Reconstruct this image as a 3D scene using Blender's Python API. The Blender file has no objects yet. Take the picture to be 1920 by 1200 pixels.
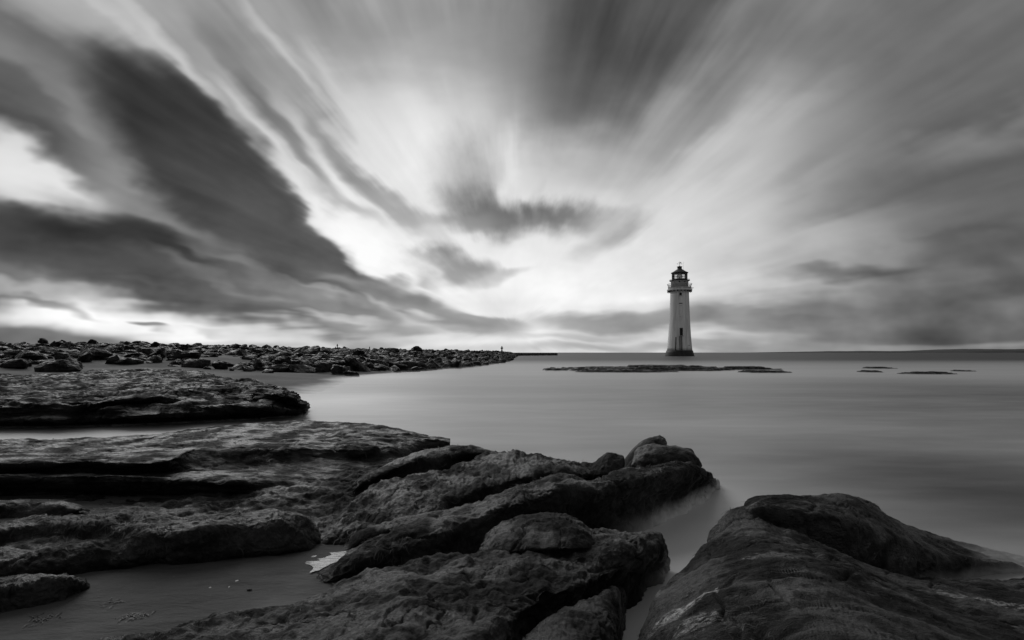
import bpy, math, random
import numpy as np
from mathutils import Vector, Matrix
random.seed(7)
RNG = np.random.default_rng(7)
SC = bpy.context.scene
COL = SC.collection

# ------------------------------------------------------------------ camera
CAM_H = 1.2            # lens above the still water, metres
FPX = 1000.0           # focal length in pixels of the 1920 px wide photograph
HORIZON = 661.0
cam_data = bpy.data.cameras.new("camera")
cam_data.sensor_width = 36.0
cam_data.lens = 36.0 * FPX / 1920.0
cam_data.shift_y = (HORIZON - 600.0) / 1920.0
cam_data.clip_start = 0.05
cam_data.clip_end = 60000.0
cam = bpy.data.objects.new("camera", cam_data)
COL.objects.link(cam)
cam.location = (0, 0, CAM_H)
cam.rotation_euler = (math.radians(90), 0, 0)
SC.camera = cam
SC.view_settings.view_transform = 'Standard'
SC.view_settings.look = 'None'
SC.view_settings.gamma = 1.0
SC.view_settings.use_curve_mapping = False
SC.view_settings.exposure = 0.0
SC.cycles.max_bounces = 6
SC.cycles.use_denoising = True

# ------------------------------------------------------------------ world
SUN_AZ, SUN_EL = -34.0, 36.0        # the veiled sun stands to the left, ahead of the camera
world = bpy.data.worlds.new("World")
SC.world = world
world.use_nodes = True
try:
    world.cycles.sampling_method = 'MANUAL'
    world.cycles.sample_map_resolution = 512
except Exception:
    pass

class NT:
    """small helper round a node tree"""
    def __init__(self, tree):
        self.t = tree
    def n(self, kind, **kw):
        nd = self.t.nodes.new(kind)
        for k, v in kw.items():
            setattr(nd, k, v)
        return nd
    def put(self, sock, v):
        if isinstance(v, bpy.types.NodeSocket):
            self.t.links.new(v, sock)
        elif v is not None:
            sock.default_value = v
    def m(self, op, a, b=None, c=None, clamp=False):
        nd = self.n('ShaderNodeMath', operation=op, use_clamp=clamp)
        for i, v in enumerate((a, b, c)):
            if v is not None:
                self.put(nd.inputs[i], v)
        return nd.outputs[0]
    def v(self, op, a, b=None):
        nd = self.n('ShaderNodeVectorMath', operation=op)
        self.put(nd.inputs[0], a)
        if b is not None:
            if op == 'SCALE':
                self.put(nd.inputs[3], b)
            else:
                self.put(nd.inputs[1], b)
        return nd.outputs[0]
    def xyz(self, x, y, z=0.0):
        nd = self.n('ShaderNodeCombineXYZ')
        for i, v in enumerate((x, y, z)):
            self.put(nd.inputs[i], v)
        return nd.outputs[0]
    def sep(self, v):
        nd = self.n('ShaderNodeSeparateXYZ')
        self.put(nd.inputs[0], v)
        return nd.outputs
    def ramp(self, x, a, b, lo=0.0, hi=1.0, smooth=True):
        nd = self.n('ShaderNodeMapRange')
        nd.interpolation_type = 'SMOOTHSTEP' if smooth else 'LINEAR'
        for i, v in enumerate((x, a, b, lo, hi)):
            self.put(nd.inputs[i], v)
        return nd.outputs[0]
    def noise(self, vec, scale=1.0, detail=2.0, rough=0.5, dist=0.0, out=0):
        nd = self.n('ShaderNodeTexNoise')
        self.put(nd.inputs['Vector'], vec)
        nd.inputs['Scale'].default_value = scale
        nd.inputs['Detail'].default_value = detail
        nd.inputs['Roughness'].default_value = rough
        nd.inputs['Distortion'].default_value = dist
        return nd.outputs[out]
    def mix(self, f, a, b):
        nd = self.n('ShaderNodeMix', data_type='FLOAT')
        self.put(nd.inputs[0], f)
        self.put(nd.inputs[2], a)
        self.put(nd.inputs[3], b)
        return nd.outputs[0]

W = NT(world.node_tree)
world.node_tree.nodes.clear()
gen = W.n('ShaderNodeTexCoord').outputs['Generated']
dx, dy, dz = W.sep(gen)[:3]
yy = W.m('MAXIMUM', dy, 0.05)
behind = W.m('MULTIPLY', W.m('MAXIMUM', W.m('MULTIPLY', dy, -1.0), 0.0), 200.0)
U = W.m('DIVIDE', dx, yy)
V = W.m('ADD', W.m('DIVIDE', dz, yy), behind)
# the clouds drift out of one point low over the sea: bearing and distance from it
VPX, VPZ = 0.0, 0.045
axis = Vector((VPX, 1.0, VPZ)).normalized()
ex = Vector((1, 0, 0)); ex = (ex - axis * ex.dot(axis)).normalized()
ez = ex.cross(axis).normalized()
def dot(vec):
    nd = W.n('ShaderNodeVectorMath', operation='DOT_PRODUCT')
    W.put(nd.inputs[0], gen); nd.inputs[1].default_value = vec
    return nd.outputs['Value']
px_, pz_, pa_ = dot(ex), dot(ez), dot(axis)
theta = W.m('ARCTAN2', px_, pz_)
rad = W.m('ARCCOSINE', pa_)
lr = W.m('LOGARITHM', W.m('ADD', rad, 0.05), 2.718)
def streak(ka, kr, off, detail=2.0, rough=0.55):
    return W.noise(W.xyz(W.m('MULTIPLY', theta, ka), W.m('MULTIPLY', lr, kr), off), 1.0, detail, rough)
s1 = W.m('SUBTRACT', streak(2.6, 0.8, 3.1, 3.0), 0.5)
s2 = W.m('SUBTRACT', streak(9.0, 1.5, 8.7, 3.0), 0.5)
s3 = W.m('SUBTRACT', streak(4.0, 2.8, 12.7, 4.0, 0.6), 0.5)
# billows that keep their flat bottoms towards the horizon
wc = W.noise(W.xyz(W.m('MULTIPLY', U, 6.0), W.m('MULTIPLY', V, 11.0), 2.0), 1.0, 3.0, 0.5, 0.0, 1)
wr, wg, wb = W.sep(wc)[:3]
fr = W.m('MINIMUM', W.m('MULTIPLY', rad, 1.6), 0.6)
hf = W.ramp(rad, 0.08, 0.6, 0.0, 1.0)
s2 = W.m('MULTIPLY', s2, hf)
s3 = W.m('MULTIPLY', s3, W.ramp(rad, 0.03, 0.3, 0.25, 1.0))
tang = W.m('MULTIPLY', W.m('ADD', W.m('MULTIPLY', s1, 0.22), W.m('MULTIPLY', s2, 0.20)), fr)
radi = W.m('MULTIPLY', W.m('ADD', W.m('MULTIPLY', s2, 0.5), W.m('MULTIPLY', s3, 0.55)), fr)
ct, st = W.m('COSINE', theta), W.m('SINE', theta)
low = W.ramp(V, 0.10, 0.42, 1.0, 0.15)
lowv = W.ramp(V, 0.0, 0.16, 0.25, 1.0)
U2 = W.m('ADD', U, W.m('ADD', W.m('ADD', W.m('MULTIPLY', tang, ct), W.m('MULTIPLY', W.m('MULTIPLY', radi, 0.35), st)),
                       W.m('MULTIPLY', W.m('MULTIPLY', W.m('SUBTRACT', wr, 0.5), 0.17), low)))
V2 = W.m('ADD', V, W.m('ADD', W.m('SUBTRACT', W.m('MULTIPLY', W.m('MULTIPLY', radi, 0.35), ct), W.m('MULTIPLY', tang, st)),
                       W.m('MULTIPLY', W.m('MULTIPLY', W.m('SUBTRACT', wg, 0.5), 0.10), lowv)))
Q = W.xyz(U2, V2, 0.0)

tone = 0.46
def blob(cx, cy, rx, ry, ang, val, alpha=1.0, soft=1.0):
    """one bank of cloud (or gap): centre and half sizes, in photograph pixels turned into directions"""
    global tone
    mp = W.n('ShaderNodeMapping', vector_type='TEXTURE')
    W.put(mp.inputs['Vector'], Q)
    mp.inputs['Location'].default_value = ((cx - 960) / FPX, (HORIZON - cy) / FPX, 0)
    mp.inputs['Rotation'].default_value = (0, 0, -math.radians(ang))
    mp.inputs['Scale'].default_value = (rx / FPX, ry / FPX, 1)
    g = W.n('ShaderNodeTexGradient', gradient_type='SPHERICAL')
    W.put(g.inputs[0], mp.outputs[0])
    f = W.ramp(g.outputs['Fac'], 0.0, soft, 0.0, alpha)
    tone = W.mix(f, tone, val)

SKY = [
 # cx, cy, rx, ry, angle(cw), tone, alpha, soft
 (900, 420, 1000, 520, 0, .92, 1, .8),
 (1000, 550, 760, 220, 0, 1.0, .85, .8),
 (1330, 330, 460, 230, -20, .86, .8, 1),
 (900, -60, 900, 270, 0, .62, .85, 1),
 (2060, 180, 860, 580, -15, .38, 1, .9),
 (1930, 420, 500, 190, -12, .40, .85, 1),
 (1440, 450, 380, 150, -8, .80, .6, 1),
 (1160, 60, 330, 400, 28, .29, .95, 1),
 (1230, 40, 460, 150, -38, .34, .85, 1),
 (1430, 110, 330, 60, -38, .48, .7, 1),
 (1300, 215, 260, 50, -35, .60, .6, 1),
 (1400, 270, 330, 44, -28, .72, .6, 1),
 (1850, 250, 380, 42, -20, .54, .75, 1),
 (1700, 330, 380, 50, -18, .42, .6, 1),
 (1560, 300, 200, 60, -24, .50, .5, 1),
 (1500, 480, 300, 60, -6, .66, .6, 1),
 (1620, 524, 190, 30, 2, .38, .9, 1),
 (1920, 512, 150, 44, 0, .31, .8, 1),
 (1850, 430, 200, 22, -8, .34, .6, 1),
 (1700, 605, 700, 60, 1, .44, .95, .8),
 (1900, 620, 330, 55, 0, .34, .8, 1),
 (1190, 608, 330, 26, 1, .56, .85, .7),
 (1100, 632, 200, 14, 1, .62, .7, .9),
 (1480, 585, 200, 16, 1, .52, .7, 1),
 (1500, 652, 900, 18, 0, .58, .8, .8),
 # upper left veil
 (150, 0, 620, 260, 30, .66, .9, .9),
 (60, 110, 400, 50, 33, .44, .8, 1),
 (230, 50, 330, 24, 42, .76, .6, 1),
 (430, 40, 240, 70, 48, .46, .8, 1),
 (700, 60, 200, 60, 70, .56, .6, 1),
 (540, 70, 240, 30, 54, .80, .6, 1),
 (640, 140, 190, 30, 58, .80, .6, 1),
 (590, 130, 200, 16, 56, .58, .5, 1),
 # bright gap left
 (60, 330, 330, 95, 14, .92, 1, .8),
 (140, 405, 210, 56, 24, .88, 1, .7),
 # big dark cloud
 (10, 170, 330, 46, 32, .38, .85, 1),
 (60, 250, 320, 46, 30, .34, .9, .9),
 (280, 215, 260, 92, 38, .30, .95, .9),
 (340, 275, 300, 135, 44, .25, 1, .65),
 (460, 390, 290, 140, 44, .29, 1, .6),
 (575, 475, 200, 78, 26, .33, 1, .55),
 (400, 465, 360, 80, 16, .34, .9, .8),
 (150, 238, 200, 22, 37, .55, .55, 1),
 (340, 130, 380, 28, 46, .80, .8, 1),
 (500, 262, 190, 24, 50, .84, .8, 1),
 (575, 365, 150, 30, 52, .94, .9, .9),
 (655, 440, 130, 36, 44, .98, .95, .8),
 (730, 492, 130, 44, 28, 1.0, 1, .7),
 (505, 190, 250, 34, 52, .43, .85, 1),
 (575, 290, 140, 22, 60, .52, .7, 1),
 (630, 240, 260, 30, 52, .50, .75, 1),
 (690, 330, 170, 32, 46, .52, .85, .9),
 (650, 385, 150, 34, 28, .64, .7, 1),
 (640, 330, 110, 18, 48, .92, .7, 1),
 (760, 400, 190, 34, 40, .62, .75, .9),
 (855, 500, 110, 38, 12, .56, .9, .8),
 (820, 455, 60, 24, 50, .9, .6, 1),
 (945, 512, 70, 18, -20, .75, .8, .9),
 (800, 280, 280, 120, 60, .95, .6, 1),
 (890, 340, 170, 90, 66, .60, .75, 1),
 (915, 395, 120, 66, 20, .46, .9, .9),
 (1000, 408, 250, 52, -2, .42, .95, 1),
 (880, 420, 90, 40, 0, .55, .8, 1),
 (960, 330, 120, 24, 85, .92, .8, 1),
 (1020, 350, 90, 16, -75, .80, .6, 1),
 (1160, 436, 110, 34, -25, .64, .85, 1),
 (330, 415, 230, 34, 26, .54, .7, 1),
 (210, 330, 150, 30, 34, .50, .5, 1),
 # lower left deck
 (80, 460, 320, 80, 14, .31, 1, .65),
 (250, 480, 240, 88, 12, .27, 1, .6),
 (330, 545, 540, 68, 12, .36, 1, .6),
 (560, 575, 360, 54, 8, .46, .9, .8),
 (760, 560, 260, 44, 18, .54, .9, .8),
 (840, 592, 170, 28, 12, .56, .9, .7),
 (370, 518, 130, 20, 26, .52, .6, 1),
 (520, 525, 130, 24, 26, .48, .5, 1),
 (650, 530, 110, 26, 22, .62, .6, 1),
 (700, 545, 90, 22, 14, .46, .7, 1),
 (790, 562, 70, 18, 10, .50, .8, .9),
 (735, 518, 70, 14, 10, .60, .7, 1),
 (690, 600, 120, 14, 6, .52, .6, 1),
 (600, 548, 120, 14, 26, .62, .7, 1),
 (450, 500, 170, 24, 24, .52, .7, 1),
 (480, 560, 140, 16, 14, .56, .5, 1),
 (300, 560, 160, 16, 10, .46, .6, 1),
 (690, 568, 70, 11, 20, .72, .7, 1),
 (655, 606, 130, 10, 3, .80, .7, 1),
 (790, 588, 60, 9, 8, .85, .7, 1),
 (880, 556, 80, 18, 16, .95, .8, 1),
 (745, 585, 50, 10, 10, .48, .6, 1),
 (905, 596, 60, 12, 8, .62, .8, .9),
 (800, 520, 60, 16, 24, .66, .7, 1),
 (60, 560, 260, 22, 6, .74, .8, .9),
 (180, 606, 330, 38, 4, .97, 1, .7),
 (90, 582, 110, 12, 12, .50, .8, .9),
 (260, 612, 50, 10, 12, .50, .9, .8),
 (380, 622, 60, 9, 8, .62, .8, .8),
 (560, 630, 400, 24, 1, .94, .8, .9),
 (690, 628, 120, 12, 4, .62, .8, .8),
 (760, 612, 90, 12, 6, .60, .8, .8),
 (850, 612, 60, 10, 4, .66, .8, .8),
]
for b in SKY:
    blob(*b)
fine = W.m('ADD', W.m('MULTIPLY', s2, 0.26), W.m('MULTIPLY', s3, 0.16))
fine = W.m('ADD', fine, W.m('MULTIPLY', W.m('MULTIPLY', W.m('SUBTRACT', wb, 0.5), 0.42), W.ramp(V, 0.02, 0.3, 1.0, 0.12)))
tone = W.m('ADD', tone, fine)
tone = W.m('MINIMUM', W.m('MAXIMUM', tone, 0.16), 1.02)
lum = W.m('POWER', tone, 2.2)
sky = W.n('ShaderNodeTexSky', sky_type='NISHITA')
sky.sun_disc = False
sky.sun_elevation = math.radians(SUN_EL)
sky.sun_rotation = math.radians(SUN_AZ)
bw = W.n('ShaderNodeRGBToBW'); W.put(bw.inputs[0], sky.outputs[0])
# clear air seen through the thin cloud
air = W.m('MINIMUM', W.m('MULTIPLY', bw.outputs[0], 0.06), 0.9)
thin = W.ramp(tone, 0.5, 1.0, 0.0, 0.12)
lum = W.mix(thin, lum, air)
lum = W.mix(W.ramp(dz, -0.05, -0.2, 0.0, 1.0), lum, 0.1)
bg = W.n('ShaderNodeBackground'); W.put(bg.inputs['Strength'], lum)
bg.inputs['Color'].default_value = (1, 1, 1, 1)
wo = W.n('ShaderNodeOutputWorld'); W.put(wo.inputs[0], bg.outputs[0])

sun_data = bpy.data.lights.new("sun", 'SUN')
sun_data.energy = 1.3
sun_data.angle = math.radians(45)
sun_data.color = (1.0, 1.0, 1.0)
sun = bpy.data.objects.new("sun", sun_data)
COL.objects.link(sun)
a, e = math.radians(SUN_AZ), math.radians(SUN_EL)
to_sun = Vector((math.sin(a) * math.cos(e), math.cos(a) * math.cos(e), math.sin(e)))
sun.rotation_euler = to_sun.to_track_quat('Z', 'Y').to_euler()

# ------------------------------------------------------------------ materials
def material(name):
    m = bpy.data.materials.new(name); m.use_nodes = True
    m.node_tree.nodes.clear()
    return m, NT(m.node_tree)

def grey(T, v):
    nd = T.n('ShaderNodeCombineColor')
    for i in range(3):
        T.put(nd.inputs[i], v)
    return nd.outputs[0]

def principled(T, col, rough, normal=None, spec=0.5, metal=0.0):
    p = T.n('ShaderNodeBsdfPrincipled')
    T.put(p.inputs['Base Color'], col if isinstance(col, bpy.types.NodeSocket) else (col, col, col, 1))
    T.put(p.inputs['Roughness'], rough)
    T.put(p.inputs['Specular IOR Level'], spec)
    p.inputs['Metallic'].default_value = metal
    if normal is not None:
        T.put(p.inputs['Normal'], normal)
    return p.outputs[0]

def bump(T, h, dist, strength=1.0):
    b = T.n('ShaderNodeBump')
    b.inputs['Strength'].default_value = strength
    b.inputs['Distance'].default_value = dist
    T.put(b.inputs['Height'], h)
    return b.outputs[0]

def finish(T, shader):
    o = T.n('ShaderNodeOutputMaterial'); T.put(o.inputs[0], shader)

def mixsh(T, f, a, b):
    nd = T.n('ShaderNodeMixShader')
    T.put(nd.inputs[0], f); T.put(nd.inputs[1], a); T.put(nd.inputs[2], b)
    return nd.outputs[0]

def position(T):
    return T.n('ShaderNodeNewGeometry').outputs['Position']

def scaled(T, vec, sx, sy, sz):
    nd = T.n('ShaderNodeMapping')
    T.put(nd.inputs['Vector'], vec)
    nd.inputs['Scale'].default_value = (sx, sy, sz)
    return nd.outputs[0]

def surf_shader(T):
    """surf smoothed by time: milky foam and painted reflections over grey water with a soft sheen"""
    P = position(T)
    x, y, z = T.sep(P)[:3]
    n1 = T.noise(scaled(T, P, 0.10, 0.32, 0.0), 1.0, 4.0, 0.55)
    n2 = T.noise(scaled(T, P, 0.9, 2.2, 0.0), 1.0, 3.0, 0.5)
    nfar = T.noise(scaled(T, P, 0.006, 0.05, 0.0), 1.0, 4.0, 0.6)
    froth_light = T.ramp(n1, 0.3, 0.75, -0.10, 0.16)
    froth_light = T.m('ADD', froth_light, T.ramp(n2, 0.35, 0.75, -0.03, 0.05))
    froth_light = T.m('MULTIPLY', froth_light, T.ramp(y, 5.0, 26.0, 1.0, 0.3))
    # open sea: little foam; sheltered bay: milky
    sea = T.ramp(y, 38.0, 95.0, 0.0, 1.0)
    froth_light = T.m('ADD', froth_light, T.mix(sea, SURF_NEAR, SURF_FAR))
    # surf at groyne and gully; also painted-in bay reflection, brightened gully shade, darker right
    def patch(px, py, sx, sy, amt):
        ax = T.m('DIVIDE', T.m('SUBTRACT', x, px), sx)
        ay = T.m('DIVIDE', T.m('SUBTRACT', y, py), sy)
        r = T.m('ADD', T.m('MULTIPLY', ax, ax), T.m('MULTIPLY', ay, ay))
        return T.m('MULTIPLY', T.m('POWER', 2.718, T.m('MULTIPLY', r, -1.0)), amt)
    for q in ((1.05, 3.1, 0.42, 1.1, 0.7), (0.50, 2.1, 0.3, 0.6, 0.6), (1.5, 4.2, 0.45, 0.9, 0.35), (4.2, 4.4, 2.1, 2.4, -0.46), (3.2, 3.0, 0.9, 0.4, 0.10),  # gully surf raised to lift its shade; negative entry paints the duller right-hand reflection
              (-4.2, 13.6, 1.6, 2.0, 0.45), (-2.5, 11.0, 3.0, 4.0, 0.10), (-5.5, 26.0, 2.5, 3.0, 0.3), (-2.0, 50.0, 12, 14, 0.2), (8.0, 32.0, 22, 7, 0.12),  # first entry paints the bright sky reflection in the left bay
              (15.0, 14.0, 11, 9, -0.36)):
        froth_light = T.m('ADD', froth_light, patch(*q))
    froth_light = T.m('MINIMUM', T.m('MAXIMUM', froth_light, 0.02), 1.2)
    rip = T.noise(scaled(T, P, 1.2, 5.0, 0.0), 1.0, 4.0, 0.6)
    hgt = T.m('ADD', rip, T.m('MULTIPLY', nfar, 0.15))
    nrm = bump(T, hgt, 0.03, 0.1)
    rough = T.mix(sea, 0.46, 0.5)
    sh = principled(T, grey(T, T.m('MULTIPLY', froth_light, 0.62)), rough, nrm, T.mix(sea, 0.45, 0.3))
    return sh
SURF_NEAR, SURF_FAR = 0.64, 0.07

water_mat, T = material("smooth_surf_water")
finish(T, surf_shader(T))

def wash(T, dry, reach, soft=0.06, base=0.0, east=False):
    """waves wash the foot of a rock: the surf lies over it up to a ragged line"""
    P = position(T)
    z = T.sep(P)[2]
    n = T.noise(scaled(T, P, 3.0, 3.0, 1.5), 1.0, 3.0, 0.5)
    zz = T.m('SUBTRACT', z, T.m('MULTIPLY', T.m('SUBTRACT', n, 0.45), reach))
    f = T.ramp(zz, base - 0.01, base + soft, 0.96, 0.0)
    if east:      # sand shuts the sea out on the landward side
        f = T.m('MULTIPLY', f, T.ramp(T.sep(P)[0], 0.55, 1.15))
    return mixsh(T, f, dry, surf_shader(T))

def make_rock(name, lo, hi, scale, washed=0.09, soft=0.07, patches=0.0, aniso=(1, 1, 1), sheen=0.22, bumpd=0.012, east=False, spots=(), hair=1.0):
    m, T = material(name)
    P = position(T)
    A = scaled(T, P, *aniso)
    n1 = T.noise(A, scale, 6.0, 0.62)
    n2 = T.noise(A, scale * 5.5, 5.0, 0.65, 0.6)
    n3 = T.noise(P, scale * 24.0, 3.0, 0.7)
    v = T.m('ADD', T.m('MULTIPLY', n1, 0.5), T.m('ADD', T.m('MULTIPLY', n2, 0.35), T.m('MULTIPLY', n3, 0.15)))
    col = T.ramp(v, 0.36, 0.66, lo, hi)
    if patches:
        k = T.noise(scaled(T, P, 2.0, 3.2, 2.0), 1.6, 6.0, 0.7)
        f = T.ramp(k, 0.60, 0.66, 0.0, 1.0)
        f = T.m('MULTIPLY', f, T.ramp(n2, 0.35, 0.55))
        col = T.mix(f, col, patches)
    for (sx, sy, rx, ry, amt) in spots:      # barnacle colonies
        x_, y_, z_ = T.sep(P)[:3]
        ax = T.m('DIVIDE', T.m('SUBTRACT', x_, sx), rx); ay = T.m('DIVIDE', T.m('SUBTRACT', y_, sy), ry)
        g = T.m('SUBTRACT', 1.0, T.m('ADD', T.m('MULTIPLY', ax, ax), T.m('MULTIPLY', ay, ay)))
        g = T.m('ADD', g, T.m('MULTIPLY', T.m('SUBTRACT', n2, 0.5), 5.0))
        g = T.m('ADD', g, T.m('MULTIPLY', T.m('SUBTRACT', n1, 0.5), 4.0))
        col = T.mix(T.ramp(g, 0.25, 0.75), col, T.m('MULTIPLY', T.ramp(n3, 0.3, 0.7, 0.5, 1.3), amt))
    vor = T.n('ShaderNodeTexVoronoi', feature='F1'); T.put(vor.inputs['Vector'], A)
    vor.inputs['Scale'].default_value = scale * 9.0
    hgt = T.m('ADD', T.m('MULTIPLY', n2, 1.0), T.m('ADD', T.m('MULTIPLY', n3, 0.45), T.m('MULTIPLY', vor.outputs['Distance'], 0.25)))
    hgt = T.m('ADD', hgt, T.m('MULTIPLY', n1, 1.5))
    if hair:      # wrack combed by the waves
        tuft = T.noise(scaled(T, P, 14.0, 42.0, 16.0), 1.0, 3.0, 0.6, 1.6)
        hgt = T.m('ADD', hgt, T.m('MULTIPLY', tuft, 0.32 * hair))
        col = T.m('MULTIPLY', col, T.ramp(tuft, 0.35, 0.68, 0.65, 1.45))
    nrm = bump(T, hgt, bumpd, 1.0)
    wet = T.noise(scaled(T, P, 2.2, 3.0, 2.0), 1.3, 4.0, 0.6)
    rough = T.m('ADD', T.ramp(wet, 0.42, 0.6, 0.75, 0.36), T.ramp(n2, 0.3, 0.7, -0.06, 0.1))
    col = T.m('MULTIPLY', col, T.ramp(T.noise(scaled(T, P, 1.0, 1.6, 1.0), 2.6, 4.0, 0.6), 0.36, 0.66, 0.35, 1.9))
    sheen = T.ramp(wet, 0.42, 0.62, sheen * .8, sheen * 2.2)
    sh = principled(T, grey(T, col), rough, nrm, sheen)
    if washed:
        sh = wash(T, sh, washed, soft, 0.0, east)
    finish(T, sh)
    return m

rock_mat = make_rock("weed_covered_rock", 0.002, 0.024, 9.0, aniso=(1, 0.7, 1.2), washed=.14, soft=.16, east=True)
rock_slab_mat = make_rock("barnacled_rock", 0.002, 0.028, 9.0, patches=0.08, aniso=(0.6, 1.5, 1.2), washed=.09, soft=.08, spots=((.556, 1.71, .11, .06, .26), (.53, 1.52, .09, .06, .24), (1.80, 2.02, .25, .07, .16), (.62,1.42,.05,.05,.2), (1.75, 1.75, .16, .07, .12), (.95,1.9,.12,.03,.12)))
rock_strata_mat = make_rock("bedded_sandstone", 0.002, 0.019, 5.0, aniso=(0.5, 1.4, 3.0), washed=0.0)
point_mat = make_rock("bare_point_rock", 0.008, 0.04, 7.0, washed=0)
shelf_mat = make_rock("flat_shelf_rock", 0.003, 0.019, 1.6, washed=0.05, soft=0.04, aniso=(0.45, 1.0, 3.0), bumpd=0.07, hair=0, sheen=.12)
boulder_mat = make_rock("rubble_stone", 0.003, 0.028, 1.2, washed=0.1, soft=0.12, bumpd=0.05, sheen=0.10, hair=0)
skerry_mat = make_rock("skerry_rock", 0.006, 0.035, 1.5, washed=0.04, soft=0.05, aniso=(0.4, 1, 3), bumpd=0.05, hair=0)

sand_mat, T = material("wet_sand")
P = position(T)
n1 = T.noise(scaled(T, P, 0.35, 0.6, 0.5), 1.0, 5.0, 0.6)
n2 = T.noise(scaled(T, P, 3.0, 7.0, 3.0), 1.0, 5.0, 0.6)
n3 = T.noise(P, 60.0, 3.0, 0.7)
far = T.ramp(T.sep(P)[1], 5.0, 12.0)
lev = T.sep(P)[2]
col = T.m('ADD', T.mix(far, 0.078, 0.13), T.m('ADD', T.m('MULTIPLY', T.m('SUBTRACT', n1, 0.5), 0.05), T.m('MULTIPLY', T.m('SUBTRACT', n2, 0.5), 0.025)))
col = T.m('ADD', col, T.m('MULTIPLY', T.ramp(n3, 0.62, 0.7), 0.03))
hgt = T.m('ADD', T.m('MULTIPLY', n2, 1.0), T.m('MULTIPLY', n3, 0.06))
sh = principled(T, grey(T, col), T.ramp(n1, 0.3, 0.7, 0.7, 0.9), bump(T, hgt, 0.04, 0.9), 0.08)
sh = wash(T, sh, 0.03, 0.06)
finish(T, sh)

def plain(name, v, rough=0.6, var=0.25, scale=3.0, spec=0.4, metal=0.0, aniso=(1, 1, 1)):
    m, T = material(name)
    P = position(T)
    n = T.noise(scaled(T, P, *aniso), scale, 5.0, 0.65)
    c = T.m('MULTIPLY', T.ramp(n, 0.3, 0.72, 1.0 - var, 1.0 + var), v)
    finish(T, principled(T, grey(T, c), rough, bump(T, n, 0.01, 0.5), spec, metal))
    return m
weed_mat = plain("bladder_wrack", 0.026, 0.5, 0.8, 14.0, 0.2)
paint_mat = plain("white_tower_paint", 0.82, 0.55, 0.20, 0.6, 0.3, 0.0, (2.5, 2.5, 0.22))
trim_mat = plain("grey_gallery_paint", 0.50, 0.6, 0.2, 1.5)
plinth_mat = plain("black_plinth_paint", 0.02, 0.6, 0.5, 0.8)
iron_mat = plain("dark_iron", 0.03, 0.5, 0.3, 2.0)
dark_mat = plain("door_paint", 0.012, 0.6, 0.3, 2.0)
lead_mat = plain("roof_lead", 0.05, 0.45, 0.3, 1.0)
stain_mat = plain("rust_stain", 0.30, 0.7, 0.3, 1.0)
wall_mat = plain("sea_wall_concrete", 0.08, 0.8, 0.3, 0.4)
land_mat = plain("far_shore", 0.055, 0.9, 0.3, 0.01)
shell_mat = plain("shell", 0.45, 0.4, 0.2, 40.0)
glass_mat, T = material("lantern_glass")
tr = T.n('ShaderNodeBsdfTransparent'); gl = T.n('ShaderNodeBsdfGlossy'); gl.inputs['Roughness'].default_value = 0.05
tr.inputs[0].default_value = (0.93, 0.93, 0.93, 1)
fz = T.n('ShaderNodeLayerWeight'); fz.inputs[0].default_value = 0.35
finish(T, mixsh(T, fz.outputs['Fresnel'], tr.outputs[0], gl.outputs[0]))
puddle_mat, T = material("still_puddle")
P = position(T)
finish(T, principled(T, grey(T, T.ramp(T.noise(scaled(T, P, 18, 40, 1), 1.0, 4.0, .6), .38, .58, .02, .09)), 0.26, bump(T, T.noise(scaled(T, P, 10, 22, 1), 1.0, 3.0), 0.008, 0.8), 0.4))

# ------------------------------------------------------------------ mesh helpers
def _hash(ix, iy, iz, seed):
    h = (ix.astype(np.uint32) * np.uint32(374761393) + iy.astype(np.uint32) * np.uint32(668265263)
         + iz.astype(np.uint32) * np.uint32(2147483647) + np.uint32(seed * 1274126177 & 0xffffffff))
    h = (h ^ (h >> np.uint32(13))) * np.uint32(1274126177)
    h = h ^ (h >> np.uint32(16))
    return h.astype(np.float64) / 4294967295.0

def vnoise(p, seed=0):
    """smooth value noise in -1..1 at points p (n,3)"""
    i = np.floor(p).astype(np.int64); f = p - i
    f = f * f * f * (f * (f * 6 - 15) + 10)
    out = 0.0
    for a in (0, 1):
        wa = f[:, 0] if a else 1 - f[:, 0]
        for b in (0, 1):
            wb_ = f[:, 1] if b else 1 - f[:, 1]
            for c in (0, 1):
                wc_ = f[:, 2] if c else 1 - f[:, 2]
                out = out + wa * wb_ * wc_ * _hash(i[:, 0] + a, i[:, 1] + b, i[:, 2] + c, seed)
    return out * 2 - 1

def fbm(p, freq, octaves=4, gain=0.5, seed=0, aniso=(1, 1, 1)):
    q = p * np.array(aniso) * freq + 31.7
    amp, tot, s = 1.0, 0.0, 0.0
    for k in range(octaves):
        s = s + amp * vnoise(q, seed + k * 7)
        tot += amp; amp *= gain; q = q * 2.03 + 11.3
    return s / tot

def ridged(p, freq, octaves=3, seed=0, aniso=(1, 1, 1)):
    q = p * np.array(aniso) * freq + 17.1
    amp, tot, s = 1.0, 0.0, 0.0
    for k in range(octaves):
        s = s + amp * (1 - np.abs(vnoise(q, seed + k * 5)) * 2)
        tot += amp; amp *= 0.5; q = q * 2.1 + 5.3
    return s / tot

def link(name, me, mat=None, parent=None, smooth=True):
    o = bpy.data.objects.new(name, me)
    COL.objects.link(o)
    if mat is not None and not me.materials:
        me.materials.append(mat)
    if parent is not None:
        o.parent = parent
    if smooth:
        me.polygons.foreach_set('use_smooth', [True] * len(me.polygons))
    return o

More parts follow.
